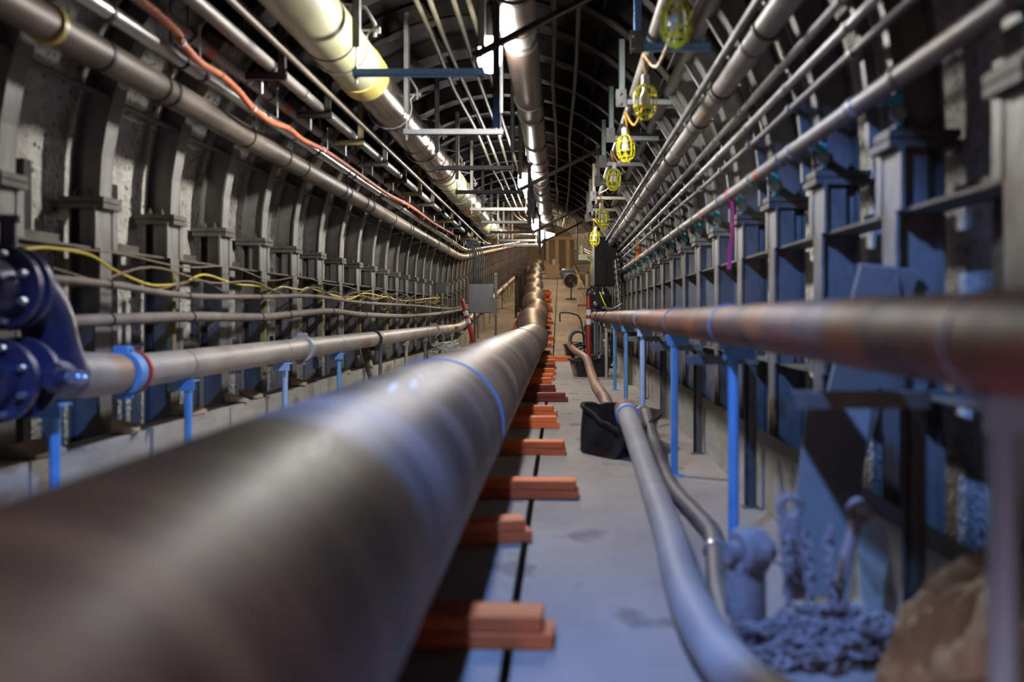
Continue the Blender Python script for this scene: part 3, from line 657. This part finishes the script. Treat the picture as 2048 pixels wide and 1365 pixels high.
# blue work light in the crown above the viewpoint, thrown down the right-hand side
t = thing('work_light','blue work light fixed in the crown above the viewpoint','lamp',(-.36,1.45,Z(1.64)))
MB().lathe([(.03,.10),(.09,.05),(.10,-.02),(.085,-.02),(.075,.03),(.02,.06)], frame((0,0,0),(0,-.7,.7)), 24).build('housing','dark_steel',t,smooth=True)
MB().tube([(0,-.05,.04),(0,-.05,arch_z(-.36)-Z(1.64)-.002)],.012,8).build('stem','dark_steel',t)
L = bpy.data.lights.new('work_light','SPOT'); L.color = (.18,.37,1.0); L.energy = 340; L.spot_size = math.radians(73); L.spot_blend = .25; L.shadow_soft_size = .04
lo = bpy.data.objects.new('work_light_beam', L); C.objects.link(lo); lo.location = (-.35,1.52,Z(1.60))
lo.rotation_euler = Vector((.05,.743,-.669)).to_track_quat('-Z','Y').to_euler()

# ------------------------------------------------------------------ yellow cage lamps on their cord
def cage_lamp():
    t = thing('cage_lamp','x','cage lamp')
    h = .19; R = .062; prof_ = [(0.020,h),(.045,h-.015),(R,h*.72),(R,h*.35),(.05,.03),(.022,0)]
    b = MB()
    for k in range(8):
        a = 2*PI*k/8; b.tube([(r*math.cos(a), r*math.sin(a), z) for r,z in prof_], .0042, 6)
    for r,z in ((.023,h),(R,h*.72),(R,h*.38),(.05,.03),(.022,0)): b.torus(Matrix.Translation((0,0,z)), r, .0045, 24, 6)
    b.build('cage','yellow_plastic',t,smooth=True)
    MB().lathe([(.018,.245),(.021,.24),(.021,.19),(.016,.185)], Matrix(), 16).build('socket','white_plastic',t,smooth=True)
    MB().lathe([(.013,.185),(.014,.165),(.030,.12),(.033,.10),(.026,.075),(.004,.066)], Matrix(), 20).build('bulb','glass_bulb',t,smooth=True)
    MB().tube([(.0,.0,.245),(.012,0,.262),(0,0,.275),(-.012,0,.262)], .0035, 6).build('hook','galvanised',t,smooth=True)
    return t
cl = cage_lamp(); cord = []
cages = [(.475,4.08,1.09,0),(.478,5.6,1.09,4),(.475,7.1,1.08,-5),(.47,8.9,1.10,3),(.44,10.6,.93,0),(.50,11.5,.97,8),(.44,12.7,.86,-8),(.50,14.3,.97,0)]
for i,(x,y,z,tilt) in enumerate(cages):
    o = cl if i == 0 else copy_tree(cl)
    o.location = (x,y,Z(z)); o.rotation_euler = (math.radians(tilt),math.radians(-tilt),i*.7)
    tag(o, 'yellow caged string lamp hanging under the right brackets, %s from the camera' % ORD[i], 'cage lamp', 'yellow caged string lamps')
    cord += [(x-.02,y-.12,Z(z)+.33),(x,y,Z(z)+.262),(x+.03,y+.25,Z(z)+.20),(x,y+.8,Z(z)+.12)]
t = thing('cord','orange cord linking the yellow caged lamps','cord')
MB().tube(smooth_path([(.47,2.5,Z(1.45))]+cord+[(.47,15.2,Z(1.0)),(.47,15.25,Z(.6))],6), .0065, 8).build('cord_body','orange_cord',t,smooth=True)

# ------------------------------------------------------------------ floor hoses
def zpt(px, py, h): d = (CAMH-h)*F/(py-VY); return at(px, py, d)
t = thing('suction_hose','fat grey hose lying along the right side of the floor, draped over the black tub','hose')
P = [at(1253,826,6.35), at(1262,850,6.05), at(1277,893,5.65), at(1296,950,5.12)] + [zpt(x,y,.064) for x,y in ((1318,1010),(1342,1080),(1360,1150),(1388,1225),(1432,1300),(1500,1375),(1620,1450),(1780,1520))]
MB().tube(smooth_path(P,8), .062, 24).build('hose_body','grey_hose',t,smooth=True)
tag(MB().ring(P[0]*.8+P[1]*.2, P[1]-P[0], .064, .05, .01, 24).build('clamp_collar','pale_blue_paint',t,smooth=True),'pale blue clamp collar')
MB().tube([P[0]*1.3-P[1]*.3, P[0]], .070, 20).build('hose_end','red_brown_hose',t,smooth=True)
t = thing('suction_hose','thin dark ribbed hose on the floor between the fat grey hose and blue posts','hose')
P = [at(1292,826,6.75), at(1300,855,6.4), at(1312,900,5.9)] + [zpt(x,y,.038) for x,y in ((1330,945),(1352,985),(1392,1030),(1424,1068),(1432,1112),(1436,1165),(1448,1230),(1470,1300))]
S = smooth_path(P,10); rs_ = [.036+.003*(i%2) for i in range(len(S))]
MB().tube(S, .036, 18, rs=rs_).build('hose_body','dark_hose',t,smooth=True)
MB().ring(zpt(1433,1105,.038),(.05,-1,0),.04,.05,.006,18).build('clamp_collar','bolt_steel',t,smooth=True)
t = thing('suction_hose','reddish brown hose zigzagging over the floor behind the near black tub','hose')
P = [at(1138,690,19.6), at(1150,702,17.5), at(1165,712,15.2), at(1174,720,14.2), at(1181,742,13.6), zpt(1190,768,.055), zpt(1200,783,.055), zpt(1211,800,.055), zpt(1216,815,.055), zpt(1236,827,.055), at(1262,826,7.9), at(1288,830,6.85)]
MB().tube(smooth_path(P,8), .06, 18).build('hose_body','red_brown_hose',t,smooth=True)
MB().ring(zpt(1200,783,.055),(.2,-1,0),.052,.06,.008,18).build('clamp_collar','tan_wood',t,smooth=True)

def tub(label, cx, cy, w, l, h, rz, tilt=0):
    t = thing('mortar_tub', label, 'tub', (cx,cy,rise(cy)), math.radians(rz), 'black mortar tubs')
    def loop(f, z, rnd=.10):
        out = []
        for sx, sy, a0 in ((1,1,0),(-1,1,90),(-1,-1,180),(1,-1,270)):
            for k in range(5):
                a = math.radians(a0+90*k/4); r = rnd
                out.append((sx*(w/2*f-r)+r*math.cos(a), sy*(l/2*f-r)+r*math.sin(a), z + (.035*sx*(1 if z > .1 else 0))*.6))
        return out
    L = [loop(.80,0), loop(.86,h*.4), loop(.97,h), loop(1.05,h), loop(1.05,h-.015), loop(1.03,h-.018), loop(1.03,h+.006), loop(.955,h+.006), loop(.84,h*.4), loop(.78,.01)]
    b = MB(); n = 20
    for q in L: b.v += q
    for i in range(len(L)-1):
        for k in range(n): k2=(k+1)%n; b.f.append((i*n+k,i*n+k2,(i+1)*n+k2,(i+1)*n+k))
    b.f.append(tuple(range(n))[::-1]); b.f.append(tuple((len(L)-1)*n+k for k in range(n)))
    b.build('tub_body','tub_plastic',t,smooth=True)
    return t
def sagging_tub(label, rim, base_):
    t = thing('mortar_tub', label, 'tub', (0,0,0), 0, 'black mortar tubs')
    rim = [Vector(p) for p in rim]; base_ = [Vector(p) for p in base_]
    def loop(f, grow=1.0, dz=0):
        cs = [base_[i].lerp(rim[i], f) for i in range(4)]; c0 = sum(cs, Vector())/4; cs = [c0+(p-c0)*grow+Vector((0,0,dz)) for p in cs]; out = []
        for i in range(4):
            p0, p1, p2 = cs[i-1], cs[i], cs[(i+1)%4]; a = p1.lerp(p0,.22); c = p1.lerp(p2,.22)
            for k in range(6):
                u = k/5; out.append(a*(1-u)**2 + p1*2*u*(1-u) + c*u*u)
            q = p2.lerp(p1,.22)
            for k in (1,2,3): out.append(c.lerp(q,k/4) - Vector((0,0,.018 if f > .9 and k == 2 else 0)))
        return out
    L = [loop(0), loop(.45,1.02), loop(.97), loop(1,1.07), loop(1,1.08,-.014), loop(1,1.05,-.016), loop(1,1.05,.006), loop(1,.965,.006), loop(.45,.985), loop(0,.96,.012)]
    b = MB(); n = len(L[0])
    for q in L: b.v += [tuple(p) for p in q]
    for i in range(len(L)-1):
        for k in range(n): k2=(k+1)%n; b.f.append((i*n+k,i*n+k2,(i+1)*n+k2,(i+1)*n+k))
    b.f.append(tuple(range(n))[::-1]); b.f.append(tuple((len(L)-1)*n+k for k in range(n)))
    b.build('tub_body','tub_plastic',t,smooth=True)
sagging_tub('black plastic mortar tub under the fat grey hose, nearest of the tubs',
    [(.12,6.75,.30),(.40,6.02,.16),(.70,6.65,.25),(.45,7.35,.24)], [(.10,6.52,.015),(.34,6.12,0),(.60,6.55,0),(.42,7.1,0)])
tub('black plastic mortar tub below the red delineator post', .44, 14.5, .56, .72, .26, 8)
tub('black plastic tub farthest along the right side, beyond the red post', .26, 20.6, .35, .5, .24, 10)

# ------------------------------------------------------------------ chain hoist, board and sack at lower right
t = thing('chain_hoist','dusty grey chain hoist with a heap of chain on the floor by the right curb','chain hoist',(.66,2.72,0))
b = MB().lathe([(.055,-.04),(.065,-.03),(.065,.03),(.055,.04)], frame((-.14,.02,.25),(1,.35,0)), 24); b.lathe([(.03,-.07),(.03,.07)], frame((-.14,.02,.25),(1,.35,0)), 16); b.build('hand_wheel','dusty_chain',t,smooth=True)
MB().lathe([(.052,.0),(.058,.02),(.055,.20),(.045,.235)], Matrix.Translation((-.15,.03,.02)), 20).build('gear_case','dusty_chain',t,smooth=True)
b = MB().obox(frame((.12,.0,.24),(.25,0,1)) @ Matrix.Rotation(PI/2,4,'Y'), .26, .05, .022, .006); b.torus(frame((.155,.0,.365),(.0,1,0)), .026, .012, 20, 8); b.build('load_bar','dusty_chain',t,smooth=True)
b = MB().obox(frame((-.03,.0,.24),(-.1,0,1)) @ Matrix.Rotation(PI/2,4,'Y'), .22, .06, .05, .008); b.torus(frame((-.035,0,.375),(0,1,.2)), .028, .010, 18, 8); b.build('frame','dusty_chain',t,smooth=True)
b = MB()
def chain(b, pts, R=.014, r=.0045):
    P = smooth_path(pts, 6); acc = 0; last = P[0]; k = 0
    for i in range(1, len(P)):
        seg = P[i]-P[i-1]; L_ = seg.length; s = 0
        while acc + L_ - s >= .028:
            s += .028-acc; acc = 0; p = P[i-1] + seg*(s/L_) if L_ else P[i]
            m = frame(p, seg) @ Matrix.Rotation((PI/2)*(k%2)+.3, 4, 'Z') @ Matrix.Rotation(PI/2, 4, 'X'); k += 1
            b.torus(m @ Matrix.Rotation(PI/2,4,'Z'), R, r, 8, 5, 1.45)
        acc += L_-s
rnd = random.Random(5)
chain(b, [(-.06,-.05,.34),(-.055,-.07,.25),(-.06,-.08,.15),(-.03,-.10,.05)])
chain(b, [(.06,-.05,.34),(.05,-.07,.24),(.065,-.08,.14),(.09,-.10,.05)])
chain(b, [(-.01,-.06,.33),(.0,-.08,.2),(.0,-.10,.06)])
for q in range(5):
    pts = []
    for k in range(16):
        a = rnd.uniform(0, 2*PI); rr = math.sqrt(rnd.random())*.20; x = rr*math.cos(a)+.02; y = rr*.75*math.sin(a)-.10
        pts.append((x, y, max(.012, (.15-.45*rr)*rnd.random()+.015)))
    chain(b, pts)
b.build('load_chain','dusty_chain',t,smooth=True)
# leaning board
t = thing('leaning_board','grey board leaning from the right curb up against the wall ribs','board')
a = Vector((.965,3.55,.315)); c = Vector((1.06,3.22,1.05)); MB().bar(a, c, .022, .19, (1,0,0)).build('board_body','board',t)
t2 = thing('leaning_board','wide dusty board standing on the floor against the right curb behind the chain hoist','board')
MB().bar((.80,3.12,.02),(.905,3.24,.62), .02, .20, (1,0,0)).build('board_body','board',t2)
# canvas sack
def sack(name, label, cx, cy, rx, ry, h, seed, yaw, tilt):
    b = MB(); nu, nv = 56, 30
    for j in range(nv+1):
        th = PI*j/nv
        for i in range(nu):
            a = 2*PI*i/nu; ca, sa = math.cos(a), math.sin(a)
            x, y, z = math.sin(th)*ca, math.sin(th)*sa, math.cos(th)
            sq = .72
            x = math.copysign(abs(x)**sq, x); y = math.copysign(abs(y)**sq, y)
            p = Vector((x,y,z))
            fold = .30*abs(noise.noise(Vector((x*1.0+seed, y*4.0+z*2.2, z*3.4)))) + .06*noise.noise(Vector((x*4+seed,y*9,z*6)))
            p *= 1 - fold*1.4
            zz = p.z*h*.5 + h*.5 + x*tilt*h
            b.v.append((p.x*rx, p.y*ry, max(.004, zz)))
    for j in range(nv):
        for i in range(nu):
            i2=(i+1)%nu; b.f.append((j*nu+i,(j+1)*nu+i,(j+1)*nu+i2,j*nu+i2))
    t = thing(name, label, 'sack', (cx,cy,0), yaw)
    b.build('sack_body','canvas',t,smooth=True)
    MB().tube(smooth_path([(-rx*.98,0,h*.42),(-rx*.7,-ry*.55,h*.60),(-rx*.2,-ry*.82,h*.55),(rx*.4,-ry*.84,h*.6),(rx*.9,-ry*.4,h*.62)],6),.004,6).build('seam','brown_cable',t)
sack('canvas_sack','bulging tan canvas sack behind the nearest pale post at right', .865, 2.0, .20, .24, .38, 2.0, .3, .35)
sack('canvas_sack','flat tan canvas sack lying lowest in the bottom right corner', .62, 1.62, .26, .13, .17, 7.0, .1, .1)

# ribbons
def ribbon(label, p, L_, w, m):
    t = thing('ribbon', label, 'ribbon'); b = MB(); n = 16
    for i in range(n+1):
        s = i/n; x = p.x + .012*math.sin(s*5); y = p.y + .01*math.cos(s*4); z = p.z - L_*s; tw = .5*math.sin(s*4)
        dx, dy = w/2*math.cos(tw), w/2*math.sin(tw)
        b.v += [(x-dx,y-dy,z),(x+dx,y+dy,z),(x+dx,y+dy+.0015,z),(x-dx,y-dy+.0015,z)]
    for i in range(n):
        for k in range(4): k2=(k+1)%4; b.f.append((i*4+k,(i+1)*4+k,(i+1)*4+k2,i*4+k2))
    b.f += [(0,1,2,3),(n*4+3,n*4+2,n*4+1,n*4)]
    b.build('tape',m,t); MB().torus(frame(p,(0,1,0)), .034, .003, 16, 5).build('knot',m,t)
ribbon('long pink ribbon tied to the grey right wall pipe', Vector((1.0,5.85,Z(.70)-.0)), .44, .024, 'pink_tape')
ribbon('short orange ribbon hanging from the right wall conduits', Vector((.99,12.6,Z(.88))), .20, .06, 'flag_orange')
ribbon('pink ribbon far down on the left side', Vector((-1.2,23.0,Z(1.50))), .25, .03, 'pink_tape')

# ------------------------------------------------------------------ mid distance
def delineator(label, base_, top):
    t = thing('delineator_post', label, 'traffic post', (0,0,0), 0, 'red delineator posts')
    a, c = Vector(base_), Vector(top); ax = (c-a).normalized(); L_ = (c-a).length
    MB().tube([a, a+ax*L_*.96, c], .04, 16, rs=[.047,.036,.02]).build('tube_body','red_plastic',t,smooth=True)
    for s in (.66, .78): MB().ring(a+ax*L_*s, ax, .041, .085, .003, 20).build('reflective_band','reflective',t,smooth=True)
    MB().lathe([(.15,0),(.15,.02),(.06,.05),(.05,.06)], frame(a, ax), 20).build('base','black_paint',t)
    MB().torus(frame(c+ax*.02, (1,0,0)), .025, .008, 14, 6).build('grip_loop','red_plastic',t,smooth=True)
delineator('upright dark red delineator post with two silver bands, near the right pipe end', (.435,15.2,.0), (.435,15.2,1.18))
delineator('tilted dark red delineator post leaning by the grey cabinet at left', (-1.38,17.3,.02), (-1.70,17.3,1.16))
# electrical cabinet on strut legs
t = thing('electrical_cabinet','plain grey steel electrical cabinet on perforated strut legs at left','cabinet',(-1.44,18.2,0))
x0,x1 = -.23,.22
MB().box(x0,x1,0,.16,Z(.01),Z(.54)).build('body','cabinet_steel',t,bevel=.006)
MB().box(x0+.01,x1-.01,-.012,0,Z(.02),Z(.53)).build('door','cabinet_steel',t,bevel=.004)
MB().box(x1-.03,x1-.02,-.025,-.012,Z(.25),Z(.30)).build('latch','dark_steel',t)
for x, zt in ((x0+.10,.05),(x1+.04,.75)):
    b = MB().chan((x,.18,0),(x,.18,Z(zt)),.041,.041,(0,-1,0)); 
    k = .05
    while k < Z(zt): b.box(x-.008,x+.008,.154,.158,k,k+.03); k += .06
    b.build('leg','galvanised_dull',t)
for i in range(9):
    x = x0+.03+i*.028
    MB().tube(smooth_path([(x,.08,Z(.53)),(x-.01+.01*(i%3),.08,Z(.8)),(x+.02*math.sin(i),.1,Z(1.05)),(x-.1,.1,Z(1.35))],5), .011, 8).build('cable','black_paint',t,smooth=True)
t = thing('junction_box','small grey junction box mounted on the left wall ribs','junction box',(-2.2,18.6,0))
MB().box(-.12,.08,0,.1,Z(.38),Z(.58)).build('body','cabinet_steel',t,bevel=.005)
MB().tube([(-.02,.05,Z(.58)),(-.02,.05,Z(1.15))],.012,8).build('conduit','galvanised_dull',t)
MB().tube([(-.02,.05,Z(.38)),(-.02,.05,Z(-.1))],.012,8).build('conduit','galvanised_dull',t)
# white hose coil on a crate
t = thing('wood_crate','low wooden crate under the white rope coil at left','crate',(-1.86,16.2,0))
for i in range(3): MB().box(-.24,.24,-.3+.0,.3,.01+.09*i,.08+.09*i).build('slat','tan_wood',t)
for s in (-1,1): MB().box(s*.21-.02,s*.21+.02,-.31,.31,0,.27).build('post','tan_wood',t)
t = thing('rope_coil','heaped coil of white rope on the low crate at left','rope',(-1.86,16.2,.285))
rnd = random.Random(3); P = []
for k in range(90):
    a = k*.62; r = .16+.06*math.sin(k*1.7); P.append((r*math.cos(a)+rnd.uniform(-.03,.03), r*math.sin(a)*1.1+rnd.uniform(-.03,.03), .012+.002*k*rnd.uniform(.5,1.1)))
MB().tube(smooth_path(P,4), .011, 8).build('rope','white_plastic',t,smooth=True)
# corrugated hose
t = thing('corrugated_hose','brown corrugated hose leaning over the left curb behind the stands','hose')
S = smooth_path([(-1.90,10.2,.05),(-1.98,10.6,.12),(-2.07,10.9,.28),(-2.14,11.1,.42),(-2.20,11.2,.55)], 14)
MB().tube(S, .04, 14, rs=[.036+.007*(i%2) for i in range(len(S))]).build('hose_body','brown_pipe',t,smooth=True)
# black tarp-covered pump
def lump(name_, m, t, c, r, seed, amp=.3, n=(28,18), smooth=True):
    b = MB(); nu, nv = n
    for j in range(nv+1):
        th = PI*j/nv
        for i in range(nu):
            a = 2*PI*i/nu; v_ = Vector((math.sin(th)*math.cos(a), math.sin(th)*math.sin(a), math.cos(th)))
            k = 1+amp*noise.noise(v_*2.6+Vector((seed,0,0)))+amp*.5*noise.noise(v_*7+Vector((seed,0,0)))
            b.v.append((c[0]+v_.x*r[0]*k, c[1]+v_.y*r[1]*k, c[2]+v_.z*r[2]*k))
    for j in range(nv):
        for i in range(nu): i2=(i+1)%nu; b.f.append((j*nu+i,(j+1)*nu+i,(j+1)*nu+i2,j*nu+i2))
    return b.build(name_, m, t, smooth=smooth)
t = thing('covered_pump','glossy black bagged pump heap beyond the end of the rusty pipe','pump',(.80,20.6,.0))
lump('black_bag','tub_plastic',t,(0,0,.62),(.27,.35,.62),3)
lump('black_bag','tub_plastic',t,(.02,-.1,1.15),(.20,.25,.34),9)
lump('black_bag','tub_plastic',t,(-.16,-.1,1.30),(.10,.14,.16),5)
MB().tube(smooth_path([(.0,-.4,1.35),(.08,-.42,1.15),(.16,-.40,1.0),(.18,-.36,.9)],5),.014,8).build('yellow_strap','yellow_plastic',t)
t = thing('brass_valve','yellow-topped brass valve standing above the black bagged pump','valve',(.74,21.4,rise(21.4)))
MB().lathe([(.06,0),(.07,.05),(.10,.10),(.10,.16),(.06,.20)], Matrix.Translation((0,0,Z(.65))), 16).build('body','tan_strut',t,smooth=True)
MB().lathe([(.075,0),(.085,.06),(.05,.13)], Matrix.Translation((0,0,Z(.85))), 16).build('cap','yellow_plastic',t,smooth=True)
MB().tube(smooth_path([(.03,0,Z(.72)),(.18,0,Z(.68)),(.30,0,Z(.74))],5),.03,12).build('branch','galvanised',t,smooth=True)
MB().tube([(0,0,.62),(0,0,Z(.66))],.04,12).build('pipe_stub','galvanised_dull',t,smooth=True)
t = thing('duct_panel','large flat black duct hanging at right behind the cage lamps','duct',(0,16.25,0))
MB().box(.56,.915,0,1.2,Z(.47),Z(1.24)).box(.55,.925,-.012,.0,Z(1.22),Z(1.25)).build('duct_body','black_paint',t,bevel=.01)
MB().tube([(.62,.3,Z(1.24)),(.62,.3,arch_z(.62)-.002)],.01,6).build('hanger_rod','dark_steel',t)
t = thing('valve_stack','shiny ribbed valve stem rising on the right wall beyond the conduits','valve',(.98,15.9,0))
b = MB().tube([(-.03,0,Z(.05)),(-.10,0,Z(.86))],.022,14)
for k in range(8):
    s = k/8; b.ring((-.03-.07*s,0,Z(.10+.75*s)),(-.09,0,1),.024,.045,.02,14)
b.build('stem','silver_pipe',t,smooth=True)
b = MB().tube(smooth_path([(-.30,0,Z(.10)),(-.15,0,Z(.08)),(.0,0,Z(.16))],6),.03,14); b.build('elbow','silver_pipe',t,smooth=True)
# cart with black handles
t = thing('hose_cart','black wheeled hose cart with bent handles beside the red post','cart',(.36,18.6,0))
for y in (-.12,.12):
    MB().tube(smooth_path([(-.36,y,Z(-.15)),(-.36,y,Z(.0)),(-.30,y,Z(.02)),(-.12,y,Z(.0)),(.02,y,Z(-.1)),(.08,y,Z(-.5)),(.10,y,.10)],5),.013,8).build('handle','black_paint',t,smooth=True)
for y in (-.2,.2): MB().torus(frame((.02,y,.17),(0,1,0)), .15, .022, 28, 8).build('wheel','black_paint',t,smooth=True)
MB().torus(frame((-.02,0,.42),(.3,1,0)), .17, .028, 28, 8).torus(frame((-.02,.06,.42),(.3,1,0)), .15, .028, 28, 8).build('hose_loops','dark_hose',t,smooth=True)
MB().box(-.14,.14,-.18,.18,.17,.20).build('deck','black_paint',t)
t = thing('foil_wrapped_box','crinkled silver wrapped bundle behind the right stands','bundle',(.80,17.0,0))
lump('foil','silver_pipe',t,(0,0,.36),(.13,.45,.36),11,.25,(24,16),False)
# far end
f = thing('drum_fan','round grey drum fan on its stand down the tunnel floor','fan',(.42,38.4,rise(38.4)))
MB().torus(frame((0,0,.73),(0,1,0)), .28, .02, 36, 8).lathe([(.285,-.10),(.285,.10),(.27,.10),(.27,-.10)], frame((0,0,.73),(0,1,0)), 36).build('drum','galvanised',f,smooth=True)
b = MB()
for k in range(1,7): b.torus(frame((0,-.11,.73),(0,1,0)), .045*k, .003, 30, 5)
for k in range(12): a = PI*k/6; b.tube([(0,-.11,.73),(.28*math.cos(a),-.11,.73+.28*math.sin(a))],.003,5)
b.build('grille','galvanised',f)
for k in range(4):
    a = PI*k/2; MB().add([(0,-.03,.73),(.25*math.cos(a),-.05,.73+.25*math.sin(a)),(.25*math.cos(a+.9),.05,.73+.25*math.sin(a+.9)),(0,-.024,.73),(.25*math.cos(a),-.044,.73+.25*math.sin(a)),(.25*math.cos(a+.9),.056,.73+.25*math.sin(a+.9))],[(0,1,2),(5,4,3),(0,3,4,1),(1,4,5,2),(2,5,3,0)]).build('blade','tan_strut',f)
MB().tube([(.02,-.14,.72),(.0,-.16,.05)],.025,8).tube([(-.2,-.16,.03),(.2,-.16,.03)],.03,8).build('stand','dark_steel',f)
t = thing('crate','large tan crate across the far end of the tunnel floor','crate',(-.45,58,rise(58)))
MB().add([(-.38,0,0),(.40,0,0),(.40,.8,.06),(-.38,.8,.06),(-.44,0,.72),(.42,0,.72),(.42,.8,.78),(-.44,.8,.78)],[(0,3,2,1),(4,5,6,7),(0,1,5,4),(1,2,6,5),(2,3,7,6),(3,0,4,7)]).build('box','tan_crate',t,bevel=.02)
MB().box(-.47,.45,-.02,.82,.72,.80).build('lid','tan_crate',t)
for x, lab in ((.10,'small white bucket on the right half of the far tan crate'),(-.42,'cream bucket on the left corner of the far tan crate')):
    t = thing('bucket',lab,'bucket',(-.45+x,58.3,rise(58)+.80),0,'buckets on the far crate')
    MB().lathe([(.10,0),(.125,.28),(.132,.28),(.132,.30),(.115,.30),(.09,.02)],Matrix(),20).build('bucket_body','white_plastic' if x>0 else 'tan_strut',t,smooth=True)
    MB().torus(frame((0,0,.27),(0,.5,1)), .13,.004,20,5).build('handle','galvanised',t)
t = thing('storage_tank','dull blue cylindrical tank lying beyond the drum fan','tank',(.42,53,rise(53)))
MB().lathe([(.05,-.42),(.26,-.36),(.30,-.30),(.30,.30),(.26,.36),(.05,.42)], frame((0,0,.42),(1,0,0)), 28).build('tank_body','drum_blue',t,smooth=True)
for x in (-.22,.22): MB().box(x-.04,x+.04,-.28,.28,0,.2).build('leg','dark_steel',t)
t = thing('timber_scaffold','upright reddish timber frame at the right side before the drum fan','scaffold',(.62,27,rise(27)))
for x in (-.12,.10,.26): MB().box(x-.03,x+.03,-.04,.04,0,1.45).build('post','tan_wood',t)
for z in (.55,1.0,1.42): MB().box(-.15,.29,-.05,-.02,z,z+.06).build('rail','brown_pipe',t)
t = thing('wall_unit','pale green machine on a bracket high at the right before the drum fan','machine',(.60,26,rise(26)))
MB().box(-.14,.12,0,.4,Z(.92),Z(1.08)).lathe([(.05,0),(.05,.2),(.03,.24)],Matrix.Translation((-.03,.1,Z(1.08))),14).build('body','pale_green',t,bevel=.01)
MB().box(-.2,.2,-.04,.4,Z(.84),Z(.90)).bar((-.15,0,Z(.9)),(-.15,0,arch_z(.45)),.04,.04).build('bracket','dark_steel',t)
# black standing clamps on left far side
for i in range(7):
    y = 30+2.2*i
    t = thing('screw_jack','dark upright post with a cap left of the far pipe, one of an even row','post',(-1.32-.02*i,y,rise(y)),0,'dark posts beside the far pipe')
    MB().tube([(0,0,.01),(0,0,1.25)],.035,10).build('post','dark_steel',t,smooth=True)
    MB().box(-.12,.12,-.06,.06,1.25,1.33).build('cap','dark_steel',t)
    MB().box(-.07,.07,-.07,.07,0,.015).build('foot_plate','dark_steel',t)
t = thing('timber_gate','orange-tan timber posts and beam closing the far end','frame',(-.1,66,rise(66)))
for x in (-.75,-.1,.62): MB().box(x-.12,x+.12,-.1,.1,0,2.2).build('post','tan_wood',t)
MB().box(-1.4,1.0,-.12,.12,2.2,2.4).build('beam','tan_wood',t)

# ------------------------------------------------------------------ camera, world, render settings
cam = bpy.data.cameras.new('camera'); co = bpy.data.objects.new('camera', cam); C.objects.link(co)
co.location = (0,0,CAMH); co.rotation_euler = (PI/2,0,0)
cam.sensor_width = 36; cam.lens = F/2048*36
cam.shift_x = -(VX-1024)/2048; cam.shift_y = -(682.5-VY)/2048
cam.clip_start = .02; cam.clip_end = 200
cam.dof.use_dof = True; cam.dof.focus_distance = 15.0; cam.dof.aperture_fstop = 1.5
sc = bpy.context.scene; sc.camera = co
w = bpy.data.worlds.new('world'); sc.world = w; w.use_nodes = True
w.node_tree.nodes['Background'].inputs[0].default_value = (.02,.02,.03,1); w.node_tree.nodes['Background'].inputs[1].default_value = .1
sc.view_settings.view_transform = 'Standard'; sc.view_settings.look = 'None'; sc.view_settings.exposure = 0.0; sc.view_settings.gamma = 1
sc.view_settings.use_curve_mapping = False
try:
    sc.cycles.use_denoising = True; sc.cycles.max_bounces = 6; sc.cycles.diffuse_bounces = 1; sc.cycles.sample_clamp_indirect = 4
except Exception: pass
